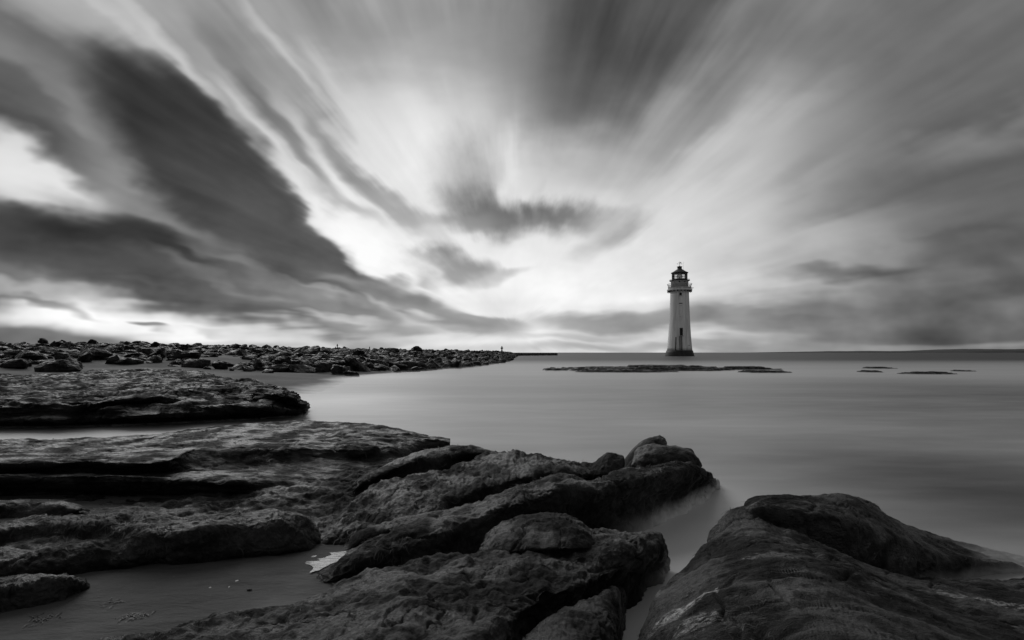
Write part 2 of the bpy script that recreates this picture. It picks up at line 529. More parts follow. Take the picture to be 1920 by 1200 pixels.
def mesh_np(name, verts, quads):
    me = bpy.data.meshes.new(name)
    verts = np.asarray(verts, dtype=np.float32); quads = np.asarray(quads, dtype=np.int32)
    k = quads.shape[1]
    me.vertices.add(len(verts)); me.vertices.foreach_set('co', verts.ravel())
    me.loops.add(quads.size); me.loops.foreach_set('vertex_index', quads.ravel())
    me.polygons.add(len(quads)); me.polygons.foreach_set('loop_start', np.arange(0, quads.size, k, dtype=np.int32))
    me.update(calc_edges=True)
    return me

def grid_quads(nv, nu, off=0, closed=False):
    r = np.arange(nv - 1)[:, None]; c = np.arange(nu if closed else nu - 1)[None, :]
    c2 = (c + 1) % nu
    q = np.stack([r * nu + c, r * nu + c2, (r + 1) * nu + c2, (r + 1) * nu + c], -1).reshape(-1, 4)
    return q + off

def tag(o, label=None, cat=None, group=None, kind=None):
    if label: o['label'] = label
    if cat: o['category'] = cat
    if group: o['group'] = group
    if kind: o['kind'] = kind
    return o

def empty(name, loc=(0, 0, 0)):
    o = bpy.data.objects.new(name, None); COL.objects.link(o); o.location = loc
    o.empty_display_size = 0.2
    return o

def ground_pt(px, py, z):
    """the place on level z that lies along a sight line of the photograph"""
    Y = (CAM_H - z) * FPX / (py - HORIZON)
    return ((px - 960.0) / FPX * Y, Y, z)

def resample(ctrl, n):
    """Catmull-Rom through control points, n samples (rows of coordinates)"""
    c = np.asarray(ctrl, float)
    t = np.linspace(0, len(c) - 1, n)
    i = np.clip(np.floor(t).astype(int), 0, len(c) - 2); f = (t - i)[:, None]
    p0 = c[np.clip(i - 1, 0, len(c) - 1)]; p1 = c[i]; p2 = c[i + 1]; p3 = c[np.clip(i + 2, 0, len(c) - 1)]
    m1 = (p2 - p0) * 0.42; m2 = (p3 - p1) * 0.42
    f2, f3 = f * f, f * f * f
    return (2*f3 - 3*f2 + 1) * p1 + (f3 - 2*f2 + f) * m1 + (-2*f3 + 3*f2) * p2 + (f3 - f2) * m2

def arc_resample(c, n):
    c = resample(c, 400)
    d = np.concatenate([[0], np.cumsum(np.linalg.norm(np.diff(c, axis=0), axis=1))])
    t = np.linspace(0, d[-1], n)
    return np.stack([np.interp(t, d, c[:, k]) for k in range(c.shape[1])], 1)

def loft(rows, nu, nv, back=0.35, amp=(0.02, 0.008, 0.003), freq=4.0, aniso=(1, 1, 1), seed=0, strata=0.0, sfreq=18.0, arc=False, terr=0.014, tfreq=2.6, crack=0.014):
    """a rock skin through contour rows, far side first; each row runs left to right"""
    nu, nv = int(nu * .74), int(nv * .74)
    R = []
    for row in rows:
        pts = np.array([ground_pt(*q) if len(q) == 3 else ((q[0] - 960) / FPX * q[1], q[1], q[2]) for q in row])
        R.append(arc_resample(pts, nu) if arc else resample(pts, nu))
    crest = R[0]
    away = crest[:, :2] / np.linalg.norm(crest[:, :2], axis=1)[:, None]
    b1 = crest.copy(); b1[:, :2] += away * back * 0.55; b1[:, 2] = crest[:, 2] * 0.72 - 0.01
    b2 = crest.copy(); b2[:, :2] += away * back; b2[:, 2] = -0.18
    f1 = R[-1].copy(); f1[:, :2] += away * back * 0.12; f1[:, 2] = np.minimum(R[-1][:, 2] - 0.22, -0.1)
    R = [b2, b1] + R + [f1]
    ctrl = np.stack(R, 0)                         # rows, nu, 3
    # spread the samples over the rows by their mean spacing
    seg = np.linalg.norm(np.diff(ctrl, axis=0), axis=2).mean(1)
    t = np.concatenate([[0], np.cumsum(seg ** 0.8)]); t /= t[-1]
    tt = np.interp(np.linspace(0, 1, nv), t, np.arange(len(t)))
    i = np.clip(np.floor(tt).astype(int), 0, len(ctrl) - 2); f = (tt - i)[:, None, None]
    g = lambda k: ctrl[np.clip(k, 0, len(ctrl) - 1)]
    p0, p1, p2, p3 = g(i - 1), g(i), g(i + 1), g(i + 2)
    m1, m2 = (p2 - p0) * 0.42, (p3 - p1) * 0.42
    f2, f3 = f * f, f ** 3
    S = (2*f3 - 3*f2 + 1) * p1 + (f3 - 2*f2 + f) * m1 + (-2*f3 + 3*f2) * p2 + (f3 - f2) * m2
    du = np.gradient(S, axis=1); dv = np.gradient(S, axis=0)
    N = np.cross(dv, du); N /= (np.linalg.norm(N, axis=2)[..., None] + 1e-9)
    if N[..., 2].mean() < 0:
        N = -N
    p = S.reshape(-1, 3); n = N.reshape(-1, 3)
    d = (amp[0] * 1.35 * fbm(p, freq, 3, 0.5, seed, aniso) + amp[1] * 1.3 * fbm(p, freq * 4.5, 3, 0.55, seed + 50, aniso)
         + amp[1] * 1.3 * ridged(p, freq * 2.2, 3, seed + 90, aniso) + amp[2] * 1.1 * fbm(p, freq * 17, 3, 0.6, seed + 70))
    if crack:
        v1 = vnoise(p * np.array(aniso) * freq * .8 + 3.3 + .25 * fbm(p, freq * 3, 2, .5, seed + 8)[:, None], seed + 61)
        v2 = vnoise(p * np.array(aniso)[::-1] * freq * 1.1 + 9.1, seed + 62)
        d = d - crack * np.exp(-(v1 / .035) ** 2) - crack * .6 * np.exp(-(v2 / .03) ** 2)
    p = p + n * d[:, None]
    if strata:
        hz = n.copy(); hz[:, 2] = 0; hz *= strata
        w = vnoise(np.stack([p[:, 0] * 0.6, p[:, 1] * 0.6, p[:, 2] * sfreq + 0.5 * fbm(p, 1.5, 2, 0.5, seed + 3)], 1), seed + 9)
        p = p + hz * w[:, None]
    if terr:      # bedding planes broken back in steps
        f_ = fbm(np.stack([p[:, 0] * .45, p[:, 1], p[:, 2] * 0], 1), tfreq, 4, .55, seed + 33) * 3.2
        w = (np.floor(f_) + np.clip((f_ - np.floor(f_)) * 5 - 2, 0, 1)) / 3.2
        p[:, 2] += terr * w * np.clip(n[:, 2] * 2, 0, 1) * np.clip(p[:, 2] / .12, 0.15, 1)
    q = grid_quads(nv, nu)
    return p, q, n

def rock(name, lofts, mat, label, cat='rock', weed=0, weed_len=0.05, group=None, seed=0):
    V_, Q_, off = [], [], 0
    N_ = []
    for kw in lofts:
        p, q, n = loft(**kw)
        V_.append(p); Q_.append(q + off); N_.append(n); off += len(p)
    P_ = np.concatenate(V_); Qq = np.concatenate(Q_); Nn = np.concatenate(N_)
    o = link(name, mesh_np(name, P_, Qq), mat)
    # face outwards
    tag(o, label, cat, group)
    if weed:
        seaweed(o, P_, Qq, weed, weed_len, seed)
    return o

def seaweed(parent, P_, Q_, count, length, seed, name='seaweed'):
    """strands of wrack lying over the rock, each a narrow bent ribbon"""
    count = int(count * .5)
    rng = np.random.default_rng(seed + 100)
    a, b, c, d = (P_[Q_[:, k]] for k in range(4))
    cen = (a + b + c + d) / 4
    nr = np.cross(c - a, d - b); area = np.linalg.norm(nr, axis=1) + 1e-12
    nr = nr / area[:, None]
    nr[nr[:, 2] < 0] *= -1
    scr = np.abs(cen[:, 0] / np.maximum(cen[:, 1], .1)) < 1.05
    clump = np.clip(-0.05 + 2.4 * fbm(cen, 3.0, 3, 0.6, seed + 11), 0.03, 1.5)
    w = area * (nr[:, 2] > 0.35) * (cen[:, 2] > 0.07) * scr * (cen[:, 1] > 1.0) * clump
    w = w / (cen[:, 1] ** 1.2)
    idx = rng.choice(len(cen), count, p=w / w.sum())
    p, n = cen[idx], nr[idx]
    down = np.array([0, 0, -1.0]) - n * (-n[:, 2])[:, None] * 1.0
    down = np.array([0, 0, -1.0])[None, :] + n * n[:, 2][:, None]
    rnd = rng.normal(size=(count, 3))
    flow = np.stack([fbm(p, 2.5, 2, 0.5, 5), fbm(p, 2.5, 2, 0.5, 6), np.zeros(count)], 1)
    t = down * 1.3 + flow * 1.6 + rnd * 0.35
    t -= n * (t * n).sum(1)[:, None]
    t /= np.linalg.norm(t, axis=1)[:, None] + 1e-9
    s = np.cross(n, t)
    L = length * 0.75 * rng.uniform(0.35, 1.4, count) * np.clip(p[:, 1] / 2.2, 0.75, 1.6)
    wd = L * rng.uniform(0.025, 0.06, count)
    K = 5
    curl = rng.normal(0, 0.7, count)
    rows = []
    for k in range(K):
        u = k / (K - 1)
        ang = curl * u * 1.4
        dirv = t * np.cos(ang)[:, None] + s * np.sin(ang)[:, None]
        sv = np.cross(n, dirv)
        lift = (0.001 + L * 0.07 * math.sin(math.pi * u) * rng.uniform(0.3, 1.2, count) - 0.004 * u)
        cpt = p + dirv * (L * (u - 0.3))[:, None] + n * lift[:, None]
        ww = wd * (0.6 + 0.6 * math.sin(math.pi * min(1, u * 1.1)))
        rows.append(cpt - sv * ww[:, None] * 0.5); rows.append(cpt + sv * ww[:, None] * 0.5)
    Vv = np.stack(rows, 1).reshape(-1, 3)
    base = np.arange(count)[:, None] * (2 * K)
    qs = [base + np.array([[2*k, 2*k+1, 2*k+3, 2*k+2]]) for k in range(K - 1)]
    Qv = np.concatenate(qs, 0)
    o = link(name, mesh_np(name, Vv, Qv), weed_mat, parent)
    o['kind'] = 'stuff'
    return o

# ------------------------------------------------------------------ the setting: water, sand, far land
me = mesh_np("sea", [(-30000, -60, 0), (30000, -60, 0), (30000, 30000, 0), (-30000, 30000, 0)], [(0, 1, 2, 3)])
tag(link("sea", me, water_mat, smooth=False), kind='structure')

def in_poly(x, y, poly):
    ins = np.zeros(x.shape, bool)
    n = len(poly); j = n - 1
    for i in range(n):
        xi, yi = poly[i]; xj, yj = poly[j]
        c = ((yi > y) != (yj > y)) & (x < (xj - xi) * (y - yi) / (yj - yi + 1e-12) + xi)
        ins ^= c; j = i
    return ins
def poly_dist(x, y, poly, closed=True):
    best = np.full(x.shape, 1e9); tb = np.zeros(x.shape)
    n = len(poly); m = n if closed else n - 1
    for i in range(m):
        ax, ay = poly[i]; bx, by = poly[(i + 1) % n]
        vx, vy = bx - ax, by - ay
        t = np.clip(((x - ax) * vx + (y - ay) * vy) / (vx * vx + vy * vy + 1e-12), 0, 1)
        d = np.hypot(x - ax - t * vx, y - ay - t * vy)
        k = d < best
        best = np.where(k, d, best); tb = np.where(k, i + t, tb)
    return best, tb

# the rubble groyne: foot line and crest line, as places on the beach
FOOT = np.array([(-60, 22, .40), (-21.5, 22, .38), (-20.5, 27, .36), (-14.0, 28.5, .20), (-8.3, 27, .02), (-5.8, 35, .0), (-2.9, 46, .0), (-0.6, 74, .0), (1.0, 150, 0), (2, 230, 0)])
CREST = np.array([(-80, 36, 1.95), (-36, 38, 1.98), (-26, 39, 1.90), (-21, 46, 1.70), (-17, 56, 1.58), (-14.0, 75, 1.52), (-10, 100, 1.44), (-6.5, 130, 1.34), (-3.0, 170, 1.22), (0, 240, 1.12)])
def beach_z(x, y):
    fd, ft = poly_dist(x, y, [tuple(q[:2]) for q in FOOT], False)
    cd, ct_ = poly_dist(x, y, [tuple(q[:2]) for q in CREST], False)
    fz_ = np.interp(ft, np.arange(len(FOOT)), FOOT[:, 2]); cz = np.interp(ct_, np.arange(len(CREST)), CREST[:, 2])
    poly = [tuple(q[:2]) for q in FOOT] + [tuple(q[:2]) for q in CREST[::-1]]
    ins = in_poly(x, y, poly)
    s = fd / (fd + cd + 1e-6)
    bank = fz_ + (cz - 0.16 - fz_) * s ** 0.85
    # behind the crest the bank falls gently
    beyond = (~ins) & (cd < fd)
    back_ = cz - 0.16 - cd * 0.02
    # beach in front: shore line from the shelf to the groyne
    shore = np.interp(y, [0, 9, 13, 18, 27, 60], [-5.0, -4.6, -5.2, -6.2, -8.0, -9])
    sand = np.clip((shore - x) * 0.05, -0.5, 0.40)
    sand = sand * np.clip((y - 10.5) / 5, 0, 1) - 0.25 * np.clip((15.5 - y) / 5, 0, 1)
    z = np.where(ins, np.maximum(bank, np.where(fz_ < .1, -0.1, sand * 0)), np.where(beyond, back_, sand))
    return z

nx, ny = 300, 320
xs = -np.geomspace(1.5, 140, nx)[::-1] + 4.0
ys = np.geomspace(7.2, 260, ny)
X, Y = np.meshgrid(xs, ys)
Z = beach_z(X.ravel(), Y.ravel())
pp = np.stack([X.ravel(), Y.ravel(), Z], 1)
Z = Z + 0.12 * fbm(pp, 0.35, 4, 0.5, 3) * np.clip(Z / .3, 0.3, 1) + 0.012 * fbm(pp, 3.0, 3, 0.5, 8, (0.5, 1.2, 1))
pp[:, 2] = Z
tag(link("beach_sand", mesh_np("beach_sand", pp, grid_quads(ny, nx)), sand_mat), kind='structure')

# sand caught between the near rocks
nx, ny = 200, 220
X, Y = np.meshgrid(np.linspace(-4.2, 0.2, nx), np.linspace(1.2, 5.4, ny))
x, y = X.ravel(), Y.ravel()
edge = np.interp(y, [1.2, 2.0, 2.6, 3.2, 4.0, 5.4], [-0.3, -0.35, -0.55, -0.6, -0.8, -1.6])
Z = np.clip((edge - x) * 0.35, -0.2, 0.055)
pp = np.stack([x, y, Z], 1)
pp[:, 2] += 0.010 * fbm(pp, 1.8, 4, 0.5, 21) + 0.0035 * fbm(pp, 9.0, 3, 0.5, 22, (0.6, 1.3, 1))
tag(link("gully_sand", mesh_np("gully_sand", pp, grid_quads(ny, nx)), sand_mat), kind='structure')

# far shore, low on the horizon to the right
def far_land(x0, x1, Y0, prof, depth=900):
    n = 240
    xs = np.linspace(x0, x1, n); 
    h = np.interp(np.linspace(0, 1, n), [p[0] for p in prof], [p[1] for p in prof])
    h = np.maximum(h + 2.4 * fbm(np.stack([xs / 130, xs * 0, xs * 0], 1), 1.0, 5, 0.6, 31) * np.minimum(1, h / 4), -1)
    rows = []
    for dy, k in ((0, -0.3), (40, 0.35), (150, 0.8), (350, 1.0), (depth, 0.2)):
        rows.append(np.stack([xs, np.full(n, Y0 + dy), h * k * 1.35 + (-1 if dy == 0 else 0)], 1))
    return np.concatenate(rows), grid_quads(5, n)
p, q = far_land(1300, 4300, 3000, [(0, 0), (.10, 0), (.14, 4), (.22, 6), (.3, 9), (.36, 7), (.42, 10), (.46, 16), (.53, 18), (.6, 17), (.8, 20), (1, 18)])
tag(link("hills", mesh_np("hills", p, q), land_mat), kind='structure')

# ------------------------------------------------------------------ near rocks
R1 = dict(rows=[
 [(1185,1260,.16),(1228,1140,.28),(1268,1088,.30),(1298,1058,.33),(1330,1008,.36),(1370,965,.42),(1405,958,.44),(1440,980,.42),(1500,1002,.40),(1560,1026,.36),(1650,1066,.27),(1750,1082,.18),(1950,1088,.10)],
 [(1215,1300,.32),(1265,1190,.38),(1308,1130,.41),(1340,1085,.43),(1380,1050,.45),(1410,1010,.46),(1440,1010,.46),(1480,1020,.45),(1530,1035,.43),(1590,1055,.39),(1670,1085,.31),(1770,1105,.24),(1980,1110,.16)],
 [(1250,1420,.40),(1310,1320,.44),(1360,1260,.47),(1410,1200,.49),(1450,1150,.50),(1490,1110,.50),(1520,1090,.49),(1560,1090,.47),(1610,1100,.44),(1680,1120,.39),(1760,1140,.34),(1870,1160,.29),(2080,1190,.22)],
 [(1300,1800,.40),(1380,1750,.46),(1450,1700,.50),(1520,1650,.52),(1580,1600,.53),(1640,1550,.53),(1700,1500,.52),(1760,1450,.50),(1830,1420,.47),(1920,1400,.43),(2050,1380,.38),(2200,1360,.32),(2500,1340,.2)],
 ], nu=620, nv=420, back=.22, amp=(.022,.008,.0028), freq=3.2, aniso=(.75,1.6,1.2), seed=1)
R2 = dict(rows=[
 [(1380,975,.30),(1398,945,.42),(1425,934,.455),(1470,931,.46),(1530,930,.45),(1595,934,.41),(1640,952,.33),(1680,976,.22),(1760,1012,.10),(1850,1044,.03),(1950,1066,.0)],
 [(1383,985,.30),(1400,962,.41),(1430,951,.45),(1475,954,.455),(1530,958,.445),(1590,968,.41),(1640,983,.34),(1690,1004,.25),(1765,1028,.14),(1850,1050,.055),(1950,1068,.01)],
 [(1386,1000,.30),(1402,975,.42),(1430,967,.44),(1475,976,.42),(1530,988,.385),(1590,1006,.335),(1640,1020,.27),(1700,1034,.195),(1780,1048,.13),(1855,1058,.06),(1950,1072,.0)],
 ], nu=360, nv=150, back=.4, amp=(.018,.007,.0028), freq=3.5, aniso=(.75,1.6,1.2), seed=2)
rock('rock_outcrop', [R1, R2], rock_slab_mat, 'big sloping weed-covered rock at lower right, split by a dark diagonal cleft', weed=11000, weed_len=.050, seed=1)

B3 = dict(rows=[
 [(598,1096,.04),(618,1078,.08),(655,1046,.15),(720,1003,.22),(800,968,.27),(880,951,.30),(930,934,.34),(960,918,.37),(1010,905,.385),(1060,894,.405),(1110,899,.385),(1150,886,.405),(1200,877,.41),(1250,870,.42),(1298,868,.39),(1328,886,.28),(1346,912,.01)],
 [(602,1098,.03),(624,1088,.08),(670,1062,.14),(740,1028,.20),(815,1000,.255),(885,978,.285),(938,957,.33),(978,942,.36),(1028,928,.375),(1078,915,.39),(1122,922,.37),(1160,908,.385),(1208,900,.39),(1255,890,.395),(1300,886,.355),(1326,898,.23),(1345,916,-.01)],
 [(606,1100,.02),(634,1096,.04),(686,1084,.06),(765,1064,.11),(830,1048,.13),(885,1032,.11),(940,1002,.14),(985,990,.15),(1030,978,.18),(1078,970,.18),(1120,968,.17),(1162,955,.19),(1212,945,.18),(1258,935,.16),(1300,922,.14),(1326,915,.08),(1345,922,-.04)],
 ], nu=620, nv=230, back=.28, amp=(.026,.010,.003), freq=4.5, aniso=(1,1,1), seed=3)
rock('rock_ridge', [B3], rock_mat, 'long humped rock ridge running out to a blunt nose in the misty gully', weed=6000, weed_len=.05, seed=2)

B2a = dict(rows=[
 [(660,915,.17),(690,889,.23),(738,866,.28),(788,846,.32),(830,840,.33),(880,838,.33),(915,843,.31),(950,852,.27)],
 [(664,920,.17),(698,897,.22),(745,877,.26),(792,858,.295),(835,853,.30),(880,850,.30),(915,852,.29),(950,857,.26)],
 [(668,924,.12),(705,905,.15),(750,890,.17),(795,884,.17),(835,882,.17),(875,868,.20),(915,858,.24),(950,862,.22)],
 ], nu=240, nv=120, back=.4, amp=(.018,.007,.002), freq=3.5, seed=4)
B2b = dict(rows=[
 [(606,1020,.04),(622,1000,.09),(655,955,.15),(690,915,.20),(730,896,.225),(780,886,.24),(840,880,.25),(885,860,.28),(930,846,.32),(1000,855,.32),(1060,863,.31),(1110,869,.295),(1165,874,.28),(1215,882,.20)],
 [(610,1024,.04),(632,1012,.08),(670,980,.13),(715,945,.18),(765,920,.215),(820,902,.24),(870,885,.27),(915,872,.30),(960,870,.32),(1010,876,.32),(1065,880,.31),(1115,884,.29),(1170,886,.26),(1220,890,.18)],
 [(614,1028,.03),(642,1022,.06),(690,1000,.10),(745,970,.14),(800,950,.175),(845,935,.20),(885,922,.225),(925,908,.25),(965,900,.27),(1015,896,.28),(1068,894,.275),(1118,894,.26),(1170,892,.23),(1220,894,.15)],
 [(618,1032,.02),(652,1032,.03),(708,1014,.06),(765,992,.10),(820,972,.12),(865,958,.12),(905,946,.12),(945,932,.14),(985,918,.15),(1030,908,.17),(1072,902,.18),(1120,900,.18),(1170,898,.17),(1220,898,.1)],
 ], nu=520, nv=260, back=.25, amp=(.036,.015,.003), freq=3.8, aniso=(1.5,.7,1), seed=5)
rock('rock_platform', [B2a, B2b], rock_mat, 'broad ribbed rock in the middle sloping down left towards the puddle', weed=4500, weed_len=.06, seed=3)
B2c = dict(rows=[
 [(640,1036,.04),(655,1012,.085),(690,990,.14),(760,970,.17),(820,960,.185),(868,952,.16),(890,955,.10)],
 [(645,1038,.04),(662,1022,.075),(698,1002,.12),(768,982,.15),(825,970,.16),(868,962,.14),(890,962,.09)],
 [(650,1040,.03),(668,1032,.04),(708,1014,.08),(775,995,.10),(830,982,.10),(868,974,.09),(888,970,.06)],
 ], nu=240, nv=70, back=.14, amp=(.01,.006,.002), freq=5, aniso=(1.4,.8,1), seed=6)
rock('rock_rib', [B2c], rock_mat, 'low rounded rock rib just above the puddle, between two bigger rocks', weed=900, weed_len=.04, seed=4)

B5 = dict(rows=[
 [(120,1235,.05),(200,1212,.10),(300,1188,.14),(420,1158,.18),(520,1133,.205),(620,1108,.23),(700,1080,.255),(760,1062,.27),(830,1049,.285),(905,1043,.295),(1000,1030,.31),(1070,1012,.32),(1115,999,.325),(1160,995,.325),(1205,997,.315),(1238,1014,.26),(1254,1046,.10)],
 [(130,1255,.06),(215,1238,.13),(320,1216,.18),(440,1190,.22),(540,1166,.26),(640,1140,.295),(720,1114,.315),(780,1096,.325),(850,1080,.335),(930,1070,.34),(1010,1058,.34),(1075,1045,.34),(1122,1032,.335),(1166,1026,.325),(1208,1026,.30),(1238,1036,.23),(1254,1056,.07)],
 [(150,1330,.10),(250,1320,.20),(380,1295,.27),(500,1265,.31),(600,1235,.335),(690,1205,.35),(765,1180,.355),(830,1165,.355),(890,1152,.35),(950,1140,.34),(1010,1122,.33),(1068,1102,.32),(1118,1085,.30),(1162,1070,.27),(1204,1060,.22),(1236,1056,.15),(1253,1064,.03)],
 [(200,1700,.12),(320,1650,.24),(450,1600,.31),(560,1550,.35),(650,1500,.37),(730,1430,.38),(800,1350,.375),(860,1280,.36),(910,1225,.34),(962,1185,.30),(1018,1150,.27),(1072,1124,.25),(1122,1102,.22),(1164,1084,.19),(1204,1070,.14),(1236,1066,.07),(1252,1072,-.02)],
 ], nu=680, nv=420, back=.14, amp=(.032,.012,.003), freq=4.2, seed=7)
rock('rock_hump', [B5], rock_mat, 'shaggy weed-covered rock filling the bottom centre, with a rounded nose over the gully', weed=15000, weed_len=.042, seed=5)
B4 = dict(rows=[
 [(893,1052,.20),(905,1020,.27),(928,992,.33),(975,973,.37),(1035,964,.39),(1078,974,.38),(1108,994,.34),(1140,1018,.28)],
 [(896,1055,.22),(912,1030,.29),(940,1008,.35),(983,994,.385),(1035,988,.40),(1076,995,.39),(1108,1010,.35),(1140,1026,.29)],
 [(900,1060,.22),(920,1046,.27),(952,1035,.32),(990,1030,.345),(1035,1028,.355),(1075,1028,.35),(1108,1030,.32),(1140,1036,.28)],
 [(905,1062,.20),(926,1054,.24),(958,1049,.28),(994,1047,.30),(1035,1045,.31),(1075,1042,.31),(1108,1040,.29),(1140,1042,.26)],
 ], nu=230, nv=200, back=.16, amp=(.010,.006,.0025), freq=6, seed=8)
rock('boulder', [B4], rock_mat, 'smooth domed boulder draped in weed, sitting on the bottom centre rock', 'boulder', weed=2600, weed_len=.04, seed=6)
B6 = dict(rows=[
 [(930,1290,.20),(965,1225,.27),(1002,1185,.29),(1042,1155,.29),(1100,1129,.28),(1150,1107,.23),(1172,1112,.10)],
 [(940,1320,.24),(985,1270,.31),(1026,1225,.33),(1066,1190,.32),(1112,1158,.29),(1150,1132,.22),(1173,1130,.08)],
 [(970,1600,.28),(1020,1500,.34),(1068,1400,.34),(1104,1320,.31),(1132,1240,.25),(1156,1185,.15),(1174,1160,.02)],
 ], nu=260, nv=220, back=.10, amp=(.012,.007,.003), freq=5.5, seed=9)
rock('rock_lobe', [B6], rock_mat, 'small dark rock lobe at the bottom edge beside the narrow gully', weed=2600, weed_len=.04, seed=7)

# the three stones perched on the point
def stone(name, px0, px1, ytop, ybase, Yd, depth, label, seed, lean=0.0, mat=None, sq=2.3, zdrop=.12, cat='boulder', weed=0):
    w = (px1 - px0) / FPX * Yd / 2; cx = ((px0 + px1) / 2 - 960) / FPX * Yd
    zt = CAM_H - (ytop - HORIZON) / FPX * Yd; zb_ = CAM_H - (ybase - HORIZON) / FPX * Yd - zdrop
    nu, nv = 120, 70
    th = np.linspace(0, 2 * np.pi, nu, endpoint=False); ph = np.linspace(0.02, np.pi - 0.02, nv)
    T_, Ph = np.meshgrid(th, ph)
    d = np.stack([np.sin(Ph) * np.cos(T_), np.sin(Ph) * np.sin(T_), np.cos(Ph)], -1).reshape(-1, 3)
    r = 1 / (np.abs(d) ** sq).sum(1) ** (1 / sq)
    p = d * r[:, None]
    p += d * (0.13 * fbm(d, 1.6, 3, .5, seed) + 0.05 * ridged(d, 3.5, 3, seed + 2) + .02 * fbm(d, 14, 3, .6, seed))[:, None]
    p = p * np.array([w, depth, (zt - zb_) / 2])
    p[:, 0] += lean * p[:, 2]
    p += np.array([cx, Yd, (zt + zb_) / 2])
    q = grid_quads(nv, nu, closed=True)
    o = link(name, mesh_np(name, p, q), mat or point_mat)
    tag(o, label, cat)
    if weed: seaweed(o, p, q, weed, .03, seed)
    return o
stone('boulder', 1186, 1308, 836, 884, 4.25, .20, 'pale rounded boulder, rightmost of the three on the point', 41, sq=2.4, weed=150)
stone('boulder', 1170, 1222, 821, 892, 4.55, .12, 'dark leaning slab of rock behind the rounded boulder, highest on the point', 42, lean=.75, sq=3.6)
stone('boulder', 1112, 1168, 848, 888, 4.2, .15, 'small pointed stone, leftmost of the three on the point', 43, lean=.25, sq=2.0)

# ------------------------------------------------------------------ left ledges
L1 = dict(rows=[
 [(-300,824,.26),(-100,824,.27),(0,826,.27),(120,824,.28),(220,820,.29),(290,815,.30),(350,808,.31),(400,802,.32),(470,796,.335),(560,793,.345),(640,794,.345),(700,798,.34),(755,812,.32),(800,822,.29),(844,830,.24)],
 [(-300,838,.27),(-100,840,.28),(0,838,.275),(120,834,.275),(220,832,.29),(290,828,.31),(350,824,.32),(400,818,.325),(470,814,.34),(560,812,.34),(640,812,.34),(700,815,.33),(755,821,.30),(800,828,.27),(844,834,.22)],
 [(-300,850,.30),(-100,850,.31),(0,848,.31),(120,842,.31),(220,842,.32),(290,842,.33),(350,836,.335),(420,832,.335),(480,830,.335),(560,828,.33),(640,828,.32),(700,830,.31),(748,832,.28),(800,834,.24),(844,837,.20)],
 [(-300,864,.32),(-100,866,.325),(0,871,.32),(80,869,.325),(160,865,.33),(240,866,.335),(310,864,.34),(360,846,.34),(430,844,.33),(530,842,.31),(620,842,.30),(690,844,.29),(745,844,.25),(800,839,.21),(844,840,.18)],
 [(-300,4.35,.20,1),(-100,4.35,.20,1),(0,4.35,.205,1),(80,4.36,.21,1),(160,4.38,.21,1),(240,4.38,.21,1),(310,4.40,.22,1),(360,4.45,.22,1),(430,4.55,.21,1),(530,866,.22),(620,860,.22),(690,860,.21),(745,856,.20),(800,846,.17),(844,843,.15)],
 [(-300,893,.235),(-100,892,.24),(0,894,.235),(80,893,.235),(160,892,.235),(240,892,.235),(310,889,.235),(365,884,.24),(440,888,.23),(530,884,.21),(620,878,.19),(685,872,.18),(738,867,.17),(792,855,.14),(840,846,.12)],
 [(-300,902,.225),(-100,900,.23),(0,901,.225),(80,899,.225),(160,898,.225),(240,899,.225),(310,901,.22),(365,902,.21),(440,906,.20),(530,902,.18),(620,893,.165),(680,884,.16),(735,875,.15),(790,860,.13),(838,848,.11)],
 [(-300,4.30,.0,1),(-100,4.30,.0,1),(0,4.32,.0,1),(80,4.34,.0,1),(160,4.35,.0,1),(240,4.36,.0,1),(310,4.34,.0,1),(365,4.3,.02,1),(440,4.22,.06,1),(530,930,.10),(610,918,.11),(665,904,.12),(720,888,.12),(780,868,.10),(835,850,.08)],
 ], nu=600, nv=420, back=.9, amp=(.016,.012,.003), freq=2.6, aniso=(.55,1.3,1.8), seed=11, strata=.025, sfreq=24, terr=.03, tfreq=1.5)
rock('rock_ledge', [L1], rock_strata_mat, 'long flat rock ledge at left above a black undercut face', weed=3500, weed_len=.07, seed=8)
L1b = dict(rows=[
 [(322,846,.28),(360,838,.315),(415,829,.34),(450,826,.345),(490,829,.34),(530,840,.31),(560,850,.26)],
 [(326,850,.28),(368,845,.31),(418,838,.33),(455,836,.33),(492,838,.325),(530,846,.30),(560,854,.25)],
 [(330,862,.20),(378,866,.20),(424,862,.22),(460,858,.24),(498,857,.25),(534,857,.25),(560,858,.22)],
 ], nu=160, nv=90, back=.35, amp=(.012,.008,.003), freq=4, seed=12)
rock('rock_hummock', [L1b], rock_strata_mat, 'low rounded rock swelling on the front lip of the long ledge', weed=300, weed_len=.05, seed=9)
L5 = dict(rows=[
 [(-60,940,.02),(60,944,.03),(180,942,.04),(300,935,.05),(400,925,.08),(480,915,.11),(560,905,.14),(640,893,.16),(700,880,.18),(760,872,.16)],
 [(-60,955,.03),(60,958,.04),(190,955,.05),(310,952,.06),(400,945,.09),(480,935,.12),(560,925,.145),(640,912,.16),(690,900,.17),(735,890,.14)],
 [(-60,972,.03),(60,974,.04),(200,970,.045),(320,970,.06),(410,965,.08),(490,958,.10),(560,952,.11),(630,942,.12),(675,925,.13),(715,908,.10)],
 [(-60,995,.02),(60,996,.02),(220,990,.03),(340,992,.04),(430,1000,.04),(510,1008,.05),(560,1012,.06),(605,1006,.06),(645,985,.06),(690,940,.06)],
 ], nu=360, nv=200, back=.4, amp=(.028,.016,.003), freq=4.0, aniso=(.8,1.2,1), seed=13)
rock('rock_hollow', [L5], rock_mat, 'shadowed hollow of uneven rock between the left ledges and the middle rock', weed=1500, weed_len=.05, seed=10)
